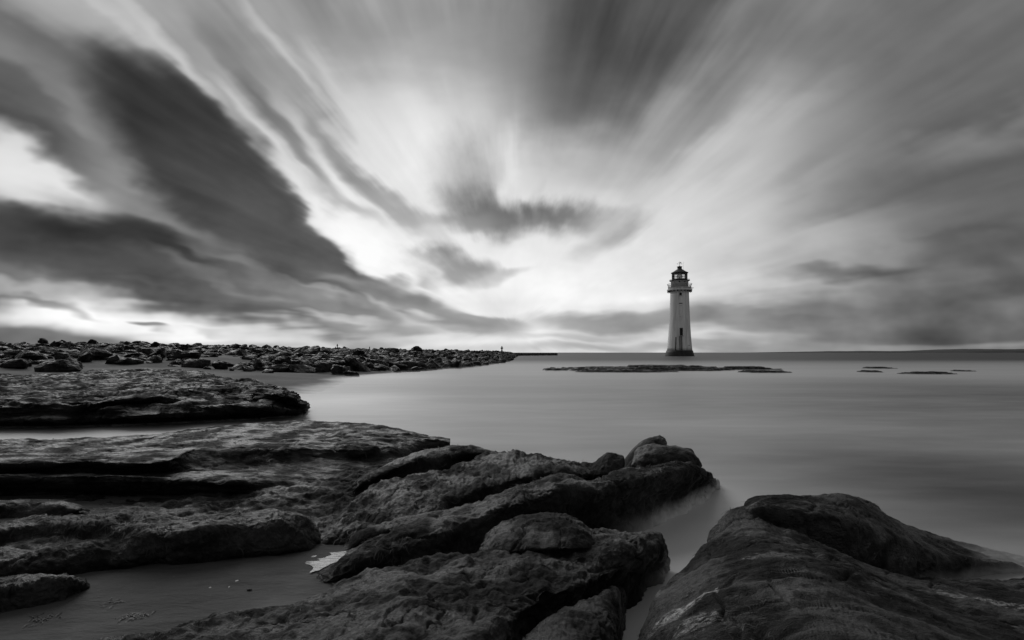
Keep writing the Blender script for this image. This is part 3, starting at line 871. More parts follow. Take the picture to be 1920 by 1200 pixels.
L2 = dict(rows=[
 [(-200,960,.08),(-80,950,.115),(0,942,.135),(60,937,.145),(110,940,.14),(145,950,.11),(176,968,.03)],
 [(-200,964,.09),(-80,956,.12),(0,949,.135),(60,945,.14),(108,949,.13),(144,958,.10),(176,971,.02)],
 [(-200,985,.03),(-80,982,.03),(0,980,.03),(60,978,.03),(106,976,.03),(142,974,.03),(175,975,.0)],
 ], nu=220, nv=90, back=.3, amp=(.010,.007,.003), freq=4, aniso=(.6,1,1.5), seed=14)
rock('rock_hummock', [L2], rock_mat, 'small low rock hump at the left edge, in front of the black face', weed=500, weed_len=.04, seed=11)
L3 = dict(rows=[
 [(-250,1040,.12),(-100,1005,.18),(0,985,.21),(50,974,.225),(110,970,.23),(180,970,.235),(240,964,.245),(290,968,.24),(340,975,.235),(400,969,.24),(460,962,.245),(530,958,.24),(570,975,.19),(592,1000,.10),(604,1024,.02)],
 [(-250,1065,.13),(-100,1022,.19),(0,996,.22),(50,985,.23),(110,981,.235),(180,982,.24),(240,980,.24),(290,988,.24),(340,992,.235),(400,984,.24),(460,977,.24),(530,974,.23),(568,988,.17),(590,1010,.09),(603,1028,.01)],
 [(-250,1090,.12),(-100,1050,.15),(0,1022,.16),(50,1012,.165),(110,1010,.17),(180,1006,.19),(240,1000,.22),(290,1004,.225),(340,1006,.22),(400,996,.225),(460,989,.22),(528,988,.20),(565,1002,.14),(588,1018,.07),(603,1032,.005)],
 [(-250,1110,.12),(-100,1075,.14),(0,1050,.155),(50,1040,.16),(110,1035,.165),(180,1028,.17),(215,2.80,.10,1),(290,2.86,.09,1),(340,2.86,.09,1),(400,2.90,.10,1),(460,2.95,.10,1),(525,3.0,.09,1),(562,3.05,.07,1),(586,3.1,.04,1),(602,3.15,.0,1)],
 [(-250,1130,.07),(-100,1110,.07),(0,2.66,.07,1),(50,2.70,.06,1),(110,2.74,.05,1),(180,2.78,.03,1),(240,2.86,.0,1),(290,2.90,.0,1),(340,2.90,.0,1),(400,2.94,.0,1),(450,3.0,.0,1),(510,3.04,.0,1),(552,3.1,.0,1),(580,3.14,.0,1),(600,3.2,-.02,1)],
 ], nu=600, nv=280, back=.25, amp=(.018,.011,.003), freq=4.2, aniso=(.75,1.1,1), seed=15, strata=.015, terr=.012, tfreq=3)
rock('rock_bank', [L3], rock_mat, 'long dark rock bank at left above the patch of sand, its top edge catching light', weed=8000, weed_len=.055, seed=12)
L4 = dict(rows=[
 [(-200,1110,.12),(-80,1096,.15),(0,1088,.165),(50,1080,.175),(100,1079,.17),(140,1083,.145),(166,1100,.06)],
 [(-200,1135,.12),(-80,1120,.14),(0,1108,.15),(50,1098,.155),(98,1094,.145),(136,1096,.12),(165,1106,.05)],
 [(-200,1190,.04),(-80,1172,.04),(0,1156,.04),(46,1146,.045),(90,1136,.05),(128,1124,.05),(162,1114,.02)],
 ], nu=260, nv=150, back=.15, amp=(.010,.008,.003), freq=6, seed=16)
rock('rock_lobe', [L4], rock_mat, 'dark rock lobe at the lower left corner beside the sand', weed=1600, weed_len=.045, seed=13)

# flat shelf between the beach and the near ledges
M1 = dict(rows=[
 [(-700,708,.44),(-400,708,.45),(-150,707,.46),(0,706,.46),(150,704,.47),(245,699,.50),(350,697,.53),(400,705,.52),(450,715,.51),(500,724,.50),(545,735,.46),(562,750,.32),(572,772,.05)],
 [(-700,735,.42),(-400,735,.43),(-150,735,.44),(0,735,.45),(150,733,.46),(245,731,.47),(350,726,.50),(400,726,.50),(450,728,.50),(500,733,.49),(545,743,.43),(562,756,.28),(571,774,.03)],
 [(-700,755,.36),(-400,756,.37),(-150,757,.38),(0,757,.39),(150,752,.41),(225,748,.44),(300,744,.46),(350,9.3,.40,1),(420,9.5,.36,1),(480,9.8,.34,1),(530,9.9,.30,1),(556,10.0,.18,1),(570,777,.0)],
 [(-700,768,.30),(-400,768,.30),(-150,769,.30),(0,770,.30),(150,766,.33),(225,9.0,.30,1),(290,9.0,.29,1),(350,755,.36),(400,757,.34),(450,758,.33),(500,760,.31),(540,766,.22),(568,778,-.01)],
 [(-700,780,.22),(-400,780,.22),(-150,780,.22),(0,8.2,.15,1),(110,8.2,.16,1),(190,772,.26),(260,773,.26),(330,773,.25),(400,9.1,.16,1),(460,9.4,.14,1),(510,9.6,.13,1),(545,9.7,.1,1),(566,779,-.01)],
 [(-700,790,.13),(-400,790,.13),(-150,790,.13),(0,789,.14),(90,786,.15),(190,785,.14),(270,784,.13),(340,780,.14),(400,778,.12),(455,775,.13),(505,773,.14),(540,774,.10),(562,780,-.02)],
 [(-700,8.6,.0,1),(-400,8.6,.0,1),(-150,8.6,.0,1),(0,8.6,.0,1),(90,8.7,.0,1),(190,8.8,.0,1),(270,9.0,.0,1),(340,9.2,.0,1),(400,9.4,.0,1),(450,9.6,.0,1),(500,9.8,.0,1),(538,9.9,.0,1),(560,10.1,-.04,1)],
 ], nu=600, nv=380, back=2.0, amp=(.05,.04,.008), freq=1.1, aniso=(.5,1.0,3.0), seed=21, strata=.12, sfreq=12, terr=.16, tfreq=.9, crack=.06)
rock('rock_shelf', [M1], shelf_mat, 'flat layered rock shelf at left between the sandy beach and the near ledges', cat='rock shelf')

# ------------------------------------------------------------------ skerries
def flat_rock(name, cpx, Yc, wpx, depth, h, label, seed, group=None, ang=0.0):
    hw = wpx / FPX * Yc / 2; cx = (cpx - 960) / FPX * Yc
    nx, ny = (260, 90) if wpx > 200 else (130, 60)
    X, Y = np.meshgrid(np.linspace(-1.15, 1.15, nx), np.linspace(-1.15, 1.15, ny))
    x, y = X.ravel(), Y.ravel()
    p = np.stack([x * hw, y * depth, 0 * x], 1) + np.array([cx, Yc, 0])
    r = np.sqrt(x * x + y * y) + 0.34 * fbm(p, .45, 4, .6, seed, (1, 1.3, 1)) + 0.16 * fbm(p, 1.3, 3, .5, seed + 1)
    z = h * np.clip(1.15 * (1 - r ** 3), -1.2, 1) * (0.72 + 0.5 * fbm(p, .5, 4, .55, seed + 2, (1, .7, 1)))
    st = h / 3.2
    z = np.where(z > 0, np.floor(z / st) * st + st * np.clip((z / st - np.floor(z / st)) * 3 - .7, 0, 1), z)
    p[:, 2] = z + 0.045 * fbm(p, 1.6, 4, .6, seed + 5)
    ca, sa = math.cos(ang), math.sin(ang)
    q0 = p[:, :2] - [cx, Yc]
    p[:, 0] = cx + q0[:, 0] * ca - q0[:, 1] * sa; p[:, 1] = Yc + q0[:, 0] * sa + q0[:, 1] * ca
    o = link(name, mesh_np(name, p, grid_quads(ny, nx)), skerry_mat)
    tag(o, label, 'rock', group)
    return o
SK = 'low skerries awash offshore'
flat_rock('skerry', 1195, 36.0, 370, 2.2, .38, 'long flat black skerry directly in front of the lighthouse', 61, SK)
flat_rock('skerry', 1170, 32.6, 200, 0.8, .20, 'thin low ledge along the left near side of the long black skerry', 66, SK)
flat_rock('skerry', 1432, 32.0, 105, .9, .22, 'small dark skerry just right of the long one', 62, SK, -.05)
flat_rock('skerry', 1400, 37.5, 130, .8, .24, 'thin tail of rock reaching right from the end of the long skerry', 67, SK)
flat_rock('skerry', 1632, 32.5, 46, .6, .18, 'tiny dark skerry alone in the right half of the bay', 63, SK)
flat_rock('skerry', 1742, 29.8, 105, .7, .14, 'thin barely showing skerry nearest the right edge of the bay', 64, SK)
flat_rock('skerry', 1805, 34.0, 46, .5, .13, 'faint sliver of rock farthest right offshore', 65, SK)
flat_rock('skerry', 1650, 40.0, 64, .6, .14, 'faint sliver of rock behind the tiny dark skerry', 68, SK)

# ------------------------------------------------------------------ rubble of the groyne
def boulder_mesh(seed, flat):
    rng = np.random.default_rng(seed)
    nu, nv = 14, 8
    th = np.linspace(0, 2 * np.pi, nu, endpoint=False); ph = np.linspace(0.05, np.pi - 0.05, nv)
    T_, Ph = np.meshgrid(th, ph)
    d = np.stack([np.sin(Ph) * np.cos(T_), np.sin(Ph) * np.sin(T_), np.cos(Ph)], -1).reshape(-1, 3)
    # cut a ball with random planes: an angular quarry block
    r = np.full(len(d), 1.25)
    for k in range(11):
        n = rng.normal(size=3); n /= np.linalg.norm(n)
        dd = rng.uniform(.62, .95)
        c = d @ n
        r = np.where(c > 0.05, np.minimum(r, dd / np.maximum(c, .05)), r)
    for n in ((0, 0, 1), (0, 0, -1), (1, 0, 0), (-1, 0, 0), (0, 1, 0), (0, -1, 0)):
        c = d @ np.array(n, float); r = np.where(c > .05, np.minimum(r, rng.uniform(.8, 1.0) / np.maximum(c, .05)), r)
    p = d * r[:, None]
    p += d * (0.04 * fbm(d, 3.0, 2, .5, seed))[:, None]
    p *= np.array([1.0, .75, flat])
    return p, grid_quads(nv, nu, closed=True)
BM = [boulder_mesh(200 + i, f) for i, f in enumerate((.42, .5, .36, .6, .45, .55, .4, .7, .5, .38))]
BME = []
for i, (p, q) in enumerate(BM):
    m_ = mesh_np('boulder_block', p, q); m_.materials.append(boulder_mat)
    m_.polygons.foreach_set('use_smooth', [True] * len(m_.polygons))
    try:
        m_.set_sharp_from_angle(angle=math.radians(22))
    except Exception:
        pass
    BME.append(m_)

def zb_at(x, y):
    return float(beach_z(np.array([x]), np.array([y]))[0])

def place_block(k, x, y, z, s, rz, tilt, label, group):
    o = bpy.data.objects.new('boulder', BME[k % len(BME)]); COL.objects.link(o)
    o.location = (x, y, z); o.rotation_euler = (tilt[0], tilt[1], rz); o.scale = (s[0], s[1], s[2])
    tag(o, label, 'boulder', group)
    return o

# blocks that stand out on the sand, each where the photograph shows it: px, py of its foot, width px, height px
GB = 'boulders of the rubble bank'
STAND = [
 (97, 700, 66, 30, 'biggest dark boulder alone on the sand at left, below the rubble bank'),
 (128, 688, 40, 14, 'flat dark boulder leaning against the right side of the biggest sand boulder'),
 (40, 676, 60, 22, 'wide dark boulder half buried in sand near the left edge'),
 (18, 690, 46, 22, 'grey boulder cut by the left edge of the photo, on the sand'),
 (165, 672, 60, 24, 'long dark boulder on the sand slope above and right of the biggest one'),
 (232, 684, 44, 16, 'dark flat boulder lowest in the row of blocks left of the round one'),
 (205, 682, 26, 16, 'small dark block touching the left end of the low flat boulder'),
 (288, 680, 26, 16, 'single round boulder standing free on bright sand'),
 (250, 699, 16, 6, 'tiny dark stone lying on the sand just above the flat rock shelf'),
 (360, 691, 48, 20, 'broad dark block on the sand right of the round boulder'),
 (335, 676, 64, 22, 'long dark slab in the bank above the broad dark block'),
 (409, 692, 24, 18, 'upright dark cube-like boulder on pale sand'),
 (482, 694, 34, 26, 'tall dark boulder at the front of the cluster beyond the shelf end'),
 (515, 698, 50, 20, 'low wide slab in front of the tall clustered boulders'),
 (527, 690, 34, 26, 'steep dark boulder at the right of the cluster beyond the shelf end'),
 (497, 700, 30, 9, 'low flat stone lying lowest in the cluster on the sand'),
 (386, 693, 12, 6, 'small grey stone on sand left of the upright cube-like boulder'),
 (432, 694, 14, 5, 'small flat stone on the sand right of the upright cube-like boulder'),
 (575, 692, 34, 22, 'dark boulder starting the solid rubble right of the sandy gap'),
 (604, 698, 34, 20, 'blocky dark boulder at the waterline, second from the sandy gap'),
 (634, 703, 42, 22, 'large dark boulder at the waterline where the bank meets bright water'),
 (657, 706, 28, 12, 'lowest dark block at the foot of the bank beside the bright water'),
]
for i, (px, py, w, h, lab) in enumerate(STAND):
    # walk along the sight line to where it meets the sand
    Yb = 12.0
    for _ in range(400):
        x = (px - 960) / FPX * Yb; z = CAM_H - (py - HORIZON) / FPX * Yb
        if z < max(zb_at(x, Yb), 0.0): break
        Yb += 0.1
    s = w / FPX * Yb / 2 * 1.12
    hz_ = h / FPX * Yb
    k = 7 if i == 0 else (i * 3 + 1) % 10
    fl = (.42, .5, .36, .6, .45, .55, .4, .7, .5, .38)[k]
    place_block(k, x, Yb + s * .5, z + hz_ * .30, (s, s * .9, hz_ * .66 / fl), RNG.uniform(-1.2, 1.2), (RNG.normal(0, .2), RNG.normal(0, .2)), lab, GB)

cand = []
rg = np.random.default_rng(33)
def add_c(x, y, s, emb=0.25):
    z = max(zb_at(x, y), -0.05)
    cand.append((x, y, z, s, emb))
for k in range(22000):
    t = rg.uniform(0, 1)
    y = 22 + 205 * t ** 1.9
    # sideways between foot and crest
    fx = np.interp(y, FOOT[1:, 1][[0, 2, 4, 5, 6, 7, 8, 9]] if False else [22, 27, 28.5, 35, 46, 74, 150, 230], [-21.5, -14.5, -9, -5.8, -2.9, -.6, 1.0, 2.0])
    cxx = np.interp(y, [22, 39, 46, 56, 75, 100, 130, 170, 240], [-60, -36, -21, -17, -14, -10, -6.5, -3, 0]) - 1.0
    x = cxx + (fx - cxx) * rg.uniform(0, 1)
    if abs(x) / y > 1.02: continue
    xy = np.array([[x, y, 0.0]])
    py = HORIZON + (CAM_H - zb_at(x, y)) * FPX / y; px = 960 + x / y * FPX
    if px < 560:
        # sandy stretches: blocks thin out towards the beach
        dens = np.clip((690 - py) / 26.0, 0, 1) ** 1.3
        dens *= np.clip(.75 + 1.6 * float(fbm(xy, .16, 2, .5, 77)[0]), .1, 1)
        if px > 430 : dens = max(dens, np.clip((px - 430) / 130, 0, 1) * .9 * (py < 702))
        if rg.uniform() > dens: continue
    s = rg.choice([.22, .34, .47, .66, .95], p=[.22, .30, .28, .15, .05]) * rg.uniform(.85, 1.15)
    if px < 560: s *= .82
    zc_ = zb_at(x, y)
    if 688 < px < 712 and zc_ > 1.1 and s > .4: continue
    if zc_ > 1.25: s = min(s, .55)
    add_c(x, y, s)
# thin out to a packed but not overlapping heap
cand.sort(key=lambda c: -c[3])
keep, cell = [], {}
for c in cand:
    gx, gy = int(c[0] // 1.5), int(c[1] // 1.5)
    ok = True
    for i in (-1, 0, 1):
        for j in (-1, 0, 1):
            for d in cell.get((gx + i, gy + j), ()):
                if (d[0] - c[0]) ** 2 + (d[1] - c[1]) ** 2 < (0.44 * (d[3] + c[3])) ** 2:
                    ok = False; break
            if not ok: break
        if not ok: break
    if ok:
        keep.append(c); cell.setdefault((gx, gy), []).append(c)
keep.sort(key=lambda c: -(c[3] / c[1]) * (1.0))
print('boulders', len(cand), len(keep))
N_IND = 276
SIDES = [('flat', 'slab'), ('blocky', 'boulder'), ('low', 'slab'), ('tall', 'boulder'), ('angular', 'block'), ('angular', 'boulder'), ('low', 'block'), ('tall', 'block'), ('rough', 'boulder'), ('flat', 'block')]
rest_v, rest_q, off = [], [], 0
named = {}
for i, (x, y, z, s, emb) in enumerate(keep):
    k = int(rg.integers(0, 10))
    rz = rg.uniform(0, 6.28); tl = (rg.normal(0, .28), rg.normal(0, .28))
    sc = (s, s * rg.uniform(.8, 1.1), s * rg.uniform(.7, 1.05))
    zz = z + s * rg.uniform(-.12, .08)
    if i < N_IND:
        px = 960 + x / y * FPX
        if px < 300: where = 'in the sandy left bank'
        elif px < 560: where = 'behind the rock shelf'
        elif px < 760: where = 'above the bright waterline'
        else: where = 'at the far bank end'
        hh = (y - 22)
        row = 'near the foot' if zb_at(x, y) < .55 else ('half way up' if zb_at(x, y) < 1.05 else 'along the crest')
        o_ = place_block(k, x, y, zz, sc, rz, tl, '', 'boulders packed %s, %s' % (where, row))
        named.setdefault((SIDES[k][0] + ' grey', SIDES[k][1], where, row), []).append((px, o_))
    else:
        p, q = BM[k]
        M_ = np.array((Matrix.Rotation(rz, 3, 'Z') @ Matrix.Rotation(tl[1], 3, 'Y') @ Matrix.Rotation(tl[0], 3, 'X')))
        rest_v.append((p * sc) @ M_.T + [x, y, zz]); rest_q.append(q + off); off += len(p)
me = mesh_np('rubble', np.concatenate(rest_v), np.concatenate(rest_q))
try: me.set_sharp_from_angle(angle=math.radians(22))
except Exception: pass
tag(link('rubble', me, boulder_mat), label='mass of smaller grey boulders packed into the long rubble bank', cat='rubble', kind='stuff')

ORD = ['leftmost', 'second from left', 'third from left', 'fourth from left', 'fifth from left', 'sixth from left', 'seventh from left', 'eighth from left', 'ninth from left', 'tenth from left', 'eleventh from left', 'twelfth from left', 'thirteenth from left', 'fourteenth from left', 'fifteenth from left']
for (adj, noun, where, row), lst in named.items():
    lst.sort(key=lambda t: t[0])
    for n_, (px, o_) in enumerate(lst):
        if len(lst) == 1:
            o_['label'] = 'only %s %s %s, %s' % (adj, noun, where, row)
        else:
            w = '%s of the %s %ss %s, %s' % (ORD[min(n_, 14)], adj, noun, where, row)
            o_['label'] = w
print('tris', sum(len(m.polygons) * 2 * 1 for m in bpy.data.meshes))

# ------------------------------------------------------------------ lighthouse
import bmesh
def bm_obj(name, bm, mat, parent=None, smooth=False):
    me = bpy.data.meshes.new(name); bm.to_mesh(me); bm.free()
    o = link(name, me, mat, parent, smooth)
    return o
def lathe(prof, n=64, z0=0.0):
    v = []
    for r, z in prof:
        for k in range(n):
            a_ = 2 * math.pi * k / n
            v.append((r * math.cos(a_), r * math.sin(a_), z + z0))
    q = [tuple(x) for x in grid_quads(len(prof), n, closed=True).tolist()]
    bm = bmesh.new()
    vs = [bm.verts.new(c) for c in v]
    for f in q: bm.faces.new([vs[i] for i in f[::-1]])
    if prof[0][0] > 0.001: bm.faces.new([vs[i] for i in range(n)][::-1])
    if prof[-1][0] > 0.001: bm.faces.new([vs[(len(prof) - 1) * n + i] for i in range(n)])
    bmesh.ops.recalc_face_normals(bm, faces=bm.faces)
    return bm
def add_box(bm, c, s, rz=0.0, bevel=0.0):
    M_ = Matrix.Translation(c) @ Matrix.Rotation(rz, 4, 'Z') @ Matrix.Diagonal((s[0], s[1], s[2], 1))
    r = bmesh.ops.create_cube(bm, size=1.0, matrix=M_)
    return r
def add_rod(bm, a_, b_, r, n=8):
    a_, b_ = Vector(a_), Vector(b_); d = b_ - a_
    M_ = Matrix.Translation((a_ + b_) / 2) @ d.to_track_quat('Z', 'Y').to_matrix().to_4x4()
    bmesh.ops.create_cone(bm, cap_ends=True, segments=n, radius1=r, radius2=r, depth=d.length, matrix=M_)
def add_ring(bm, R_, z, r, n=64):
    for k in range(n):
        a0, a1 = 2 * math.pi * k / n, 2 * math.pi * (k + 1) / n
        add_rod(bm, (R_ * math.cos(a0), R_ * math.sin(a0), z), (R_ * math.cos(a1), R_ * math.sin(a1), z), r, 5)

LD = 180.0
LX = (1274.2 - 960) / FPX * LD
def lz(zy): return CAM_H + (HORIZON - (480 + zy / 6.0)) * LD / FPX
U_ = LD / FPX / 6.0
LH = empty('lighthouse', (LX, LD, 0))
tag(LH, 'white tapering lighthouse with black base and dark domed lantern, standing in the sea', 'lighthouse')
def rad_at(zy):
    return np.interp(zy, [400, 450, 500, 600, 700, 800, 900, 980, 1062], [101, 102, 103.5, 107, 111, 116, 122, 129, 137]) * U_
b_ = lathe([(157 * U_ + .5, -1.5), (157 * U_, lz(1115)), (150 * U_, lz(1090)), (143 * U_, lz(1063)), (137 * U_ + .02, lz(1062))])
bm_obj('plinth', b_, plinth_mat, LH, True)
prof = [(rad_at(zy), lz(zy)) for zy in (1062, 1030, 980, 940, 900, 850, 800, 750, 700, 650, 600, 550, 500, 450, 408)]
tower = bm_obj('tower', lathe(prof, 96), paint_mat, LH, True)
# cornice under the gallery and its brackets
bm_obj('cornice', lathe([(101 * U_, lz(409)), (106 * U_, lz(404)), (112 * U_, lz(398)), (134 * U_, lz(392)), (136 * U_, lz(388)), (136 * U_, lz(378)), (130 * U_, lz(377)), (98 * U_, lz(376.5))], 72), paint_mat, LH)
for k in range(20):
    a_ = 2 * math.pi * (k + .5) / 20
    bm = bmesh.new()
    add_box(bm, (118 * U_ * math.cos(a_), 118 * U_ * math.sin(a_), lz(399)), (.9, .16, .36), a_)
    add_box(bm, (131 * U_ * math.cos(a_), 131 * U_ * math.sin(a_), lz(400)), (.16, .18, .62), a_)
    bm_obj('bracket', bm, iron_mat, LH)
# low parapet wall of the gallery and the flaring basket rail above it
bm_obj('gallery_wall', lathe([(126 * U_, lz(376)), (126 * U_, lz(358)), (128 * U_, lz(357)), (128 * U_, lz(354)), (120 * U_, lz(354)), (120 * U_, lz(376))], 64), trim_mat, LH)
rail = bmesh.new()
for k in range(36):
    a_ = 2 * math.pi * k / 36
    pr = [(122, 354), (124, 340), (130, 326), (134, 318)]
    for (r0, y0), (r1, y1) in zip(pr, pr[1:]):
        add_rod(rail, (r0 * U_ * math.cos(a_), r0 * U_ * math.sin(a_), lz(y0)), (r1 * U_ * math.cos(a_), r1 * U_ * math.sin(a_), lz(y1)), .035, 5)
for r0, y0, t in ((134, 318, .06), (129, 329, .04), (124, 341, .04)):
    add_ring(rail, r0 * U_, lz(y0), t, 36)
bm_obj('railing', rail, trim_mat, LH)
# watch room
bm_obj('watch_room', lathe([(92 * U_, lz(376.2)), (92 * U_, lz(355)), (94 * U_, lz(354)), (94 * U_, lz(292)), (99 * U_, lz(288)), (101 * U_, lz(284)), (101 * U_, lz(282))], 64), trim_mat, LH, True)
for px in (357, 415):
    x0 = (px - 385) * U_; yw = -math.sqrt((94 * U_) ** 2 - x0 ** 2)
    rz = math.atan2(yw, x0) + math.pi / 2
    bm = bmesh.new(); add_box(bm, (x0, yw, lz(298)), (.42, .12, .42), rz)
    w_ = bm_obj('window', bm, dark_mat, LH)
    bm = bmesh.new()
    for sx in (-.25, .25): add_box(bm, (x0 + sx * math.cos(rz), yw + sx * math.sin(rz) - .02, lz(298)), (.06, .16, .56), rz)
    bm_obj('frame', bm, trim_mat, w_)
# lantern gallery plate with hand rail
bm_obj('lantern_gallery', lathe([(101 * U_, lz(281.8)), (111 * U_, lz(280)), (112 * U_, lz(276)), (104 * U_, lz(275)), (88 * U_, lz(274.5))], 64), iron_mat, LH)
rail = bmesh.new()
for k in range(24):
    a_ = 2 * math.pi * k / 24
    add_rod(rail, (106 * U_ * math.cos(a_), 106 * U_ * math.sin(a_), lz(275)), (108 * U_ * math.cos(a_), 108 * U_ * math.sin(a_), lz(268)), .03, 5)
add_ring(rail, 108 * U_, lz(268), .04, 32)
bm_obj('handrail', rail, iron_mat, LH)
bm_obj('lantern_sill', lathe([(86 * U_, lz(275)), (86 * U_, lz(265)), (82 * U_, lz(264))], 48), iron_mat, LH)
NP = 16
RL = 84 * U_
for k in range(NP):
    a0, a1 = 2 * math.pi * (k + .04) / NP, 2 * math.pi * (k + .96) / NP
    bm = bmesh.new()
    vs = []
    for zz in (lz(264), lz(197)):
        vs += [bm.verts.new((RL * math.cos(t), RL * math.sin(t), zz)) for t in (a0, (a0 + a1) / 2, a1)]
    bm.faces.new((vs[0], vs[1], vs[4], vs[3])); bm.faces.new((vs[1], vs[2], vs[5], vs[4]))
    bm_obj('pane', bm, glass_mat, LH)
bars = bmesh.new()
for k in range(NP):
    a_ = 2 * math.pi * k / NP
    add_rod(bars, (RL * math.cos(a_), RL * math.sin(a_), lz(265)), (RL * math.cos(a_), RL * math.sin(a_), lz(196)), .035 if k % 2 else .06, 6)
for zy in (219, 242): add_ring(bars, RL, lz(zy), .035, 32)
bm_obj('glazing_bars', bars, iron_mat, LH)
# the lens: tiers of glass prisms round the lamp
lens = lathe([(26 * U_, lz(262)), (30 * U_, lz(258)), (26 * U_, lz(254)), (31 * U_, lz(250)), (27 * U_, lz(246)), (33 * U_, lz(242)), (33 * U_, lz(222)), (27 * U_, lz(218)), (30 * U_, lz(214)), (25 * U_, lz(210)), (27 * U_, lz(206)), (18 * U_, lz(202))], 24)
lens_mat, T = material('lens_glass')
g1 = T.n('ShaderNodeBsdfGlossy'); g1.inputs['Roughness'].default_value = .15; g1.inputs[0].default_value = (.7, .7, .7, 1)
t1 = T.n('ShaderNodeBsdfTransparent'); t1.inputs[0].default_value = (.85, .85, .85, 1)
d1 = T.n('ShaderNodeBsdfTranslucent'); d1.inputs[0].default_value = (.6, .6, .6, 1)
finish(T, mixsh(T, .35, mixsh(T, .35, t1.outputs[0], g1.outputs[0]), d1.outputs[0]))
bm_obj('lens', lens, lens_mat, LH, True)
bm = bmesh.new(); add_rod(bm, (0, 0, lz(264)), (0, 0, lz(240)), .2, 10); bm_obj('lamp', bm, iron_mat, LH)
# roof
bm_obj('roof', lathe([(84 * U_, lz(197)), (93 * U_, lz(194)), (94 * U_, lz(188)), (88 * U_, lz(186)), (72 * U_, lz(178)), (56 * U_, lz(168)), (42 * U_, lz(158)), (31 * U_, lz(151)), (25 * U_, lz(145)), (24 * U_, lz(126)), (30 * U_, lz(124)), (30 * U_, lz(120)), (22 * U_, lz(118)), (8 * U_, lz(114)), (3 * U_, lz(108)), (0.0005, lz(107.5))], 48), lead_mat, LH, True)
vane = bmesh.new()
add_rod(vane, (0, 0, lz(110)), (0, 0, lz(62)), .05, 6)
add_rod(vane, (-26 * U_, 0, lz(88)), (26 * U_, 0, lz(88)), .035, 5)
add_rod(vane, (0, -26 * U_, lz(88)), (0, 26 * U_, lz(88)), .035, 5)
add_rod(vane, (-14 * U_, 0, lz(73)), (16 * U_, 0, lz(73)), .04, 5)
add_box(vane, (13 * U_, 0, lz(74)), (.35, .04, .3)); add_box(vane, (-26 * U_, 0, lz(88)), (.12, .05, .3)); add_box(vane, (26 * U_, 0, lz(88)), (.12, .05, .3))
bm_obj('weather_vane', vane, iron_mat, LH)
bm = bmesh.new(); add_rod(bm, (41 * U_, -.3, lz(108)), (41 * U_, -.3, lz(186)), .02, 5); add_rod(bm, (38 * U_, -.3, lz(110)), (44 * U_, -.3, lz(66)), .02, 5)
bm_obj('aerial', bm, iron_mat, LH)
# davit arm at the gallery
bm = bmesh.new(); add_rod(bm, (126 * U_, 0, lz(359)), (156 * U_, -.3, lz(359)), .09, 6); add_rod(bm, (128 * U_, 0, lz(366)), (142 * U_, -.15, lz(359)), .05, 5); add_rod(bm, (126 * U_, 0.2, lz(363)), (150 * U_, .1, lz(362)), .05, 6)
bm_obj('davit', bm, trim_mat, LH)
# door, windows, ladder: all on the side towards the shore
def on_wall(px, zy):
    r = float(rad_at(zy)); x0 = (px - 385) * U_
    return x0, -math.sqrt(r * r - x0 * x0)
def wall_box(name, px, y0, y1, w, t, mat, parent, proud=.0):
    x0, ya = on_wall(px, y0); _, yb = on_wall(px, y1)
    zt, zb_ = lz(y0), lz(y1)
    rz = math.atan2(ya, x0) + math.pi / 2
    bm = bmesh.new()
    h = zt - zb_
    r = add_box(bm, (0, 0, 0), (w, t, h))
    sh_ = (yb - ya) / h
    for v in bm.verts:
        x_, y_, z_ = v.co
        xx = x_ * math.cos(rz) - y_ * math.sin(rz); y2 = x_ * math.sin(rz) + y_ * math.cos(rz)
        v.co = (x0 + xx, (ya + yb) / 2 + y2 - proud - z_ * sh_, (zt + zb_) / 2 + z_)
    return bm_obj(name, bm, mat, parent)
d_ = wall_box('door', 367, 816, 898, 30 * U_, .20, dark_mat, LH)
for sx in (-1, 1): wall_box('frame', 367 + sx * 17.5, 813, 900, 4 * U_, .34, paint_mat, d_)
wall_box('lintel', 367, 808, 812.5, 46 * U_, .36, paint_mat, d_)
wall_box('threshold', 367, 899, 904, 46 * U_, .5, trim_mat, d_)
w_ = wall_box('window', 365, 423, 452, 24 * U_, .16, dark_mat, LH)
for sx in (-1, 1): wall_box('frame', 365 + sx * 14, 421, 454, 3 * U_, .24, paint_mat, w_)
wall_box('sill', 365, 454.5, 458, 36 * U_, .36, trim_mat, w_)
w_ = wall_box('window', 365, 537, 546, 34 * U_, .14, dark_mat, LH)
wall_box('sill', 365, 565, 568, 30 * U_, .22, trim_mat, w_)
wall_box('ledge', 362, 689, 692, 22 * U_, .2, trim_mat, LH)
lad = bmesh.new()
for px in (345, 358, 370):
    x0, ya = on_wall(px, 902); x1, yb = on_wall(px, 1060)
    add_rod(lad, (x0, ya - .22, lz(902)), (x0, yb - .22, lz(1060)), .07 if px != 345 else .09, 6)
for k in range(17):
    zy = 908 + k * 9; x0, ya = on_wall(358, zy); x1, _ = on_wall(370, zy)
    add_rod(lad, (x0, ya - .22, lz(zy)), (x1, ya - .22, lz(zy)), .04, 5)
bm_obj('ladder', lad, iron_mat, LH)
pipe = bmesh.new()
x0, ya = on_wall(313, 915); x1, yb = on_wall(305, 1060)
add_rod(pipe, (x0, ya - .05, lz(915)), (x1, yb - .05, lz(1061)), .16, 8)
bm_obj('pipe', pipe, iron_mat, LH)
wall_box('stain', 455, 1003, 1009, 22 * U_, .05, stain_mat, LH)

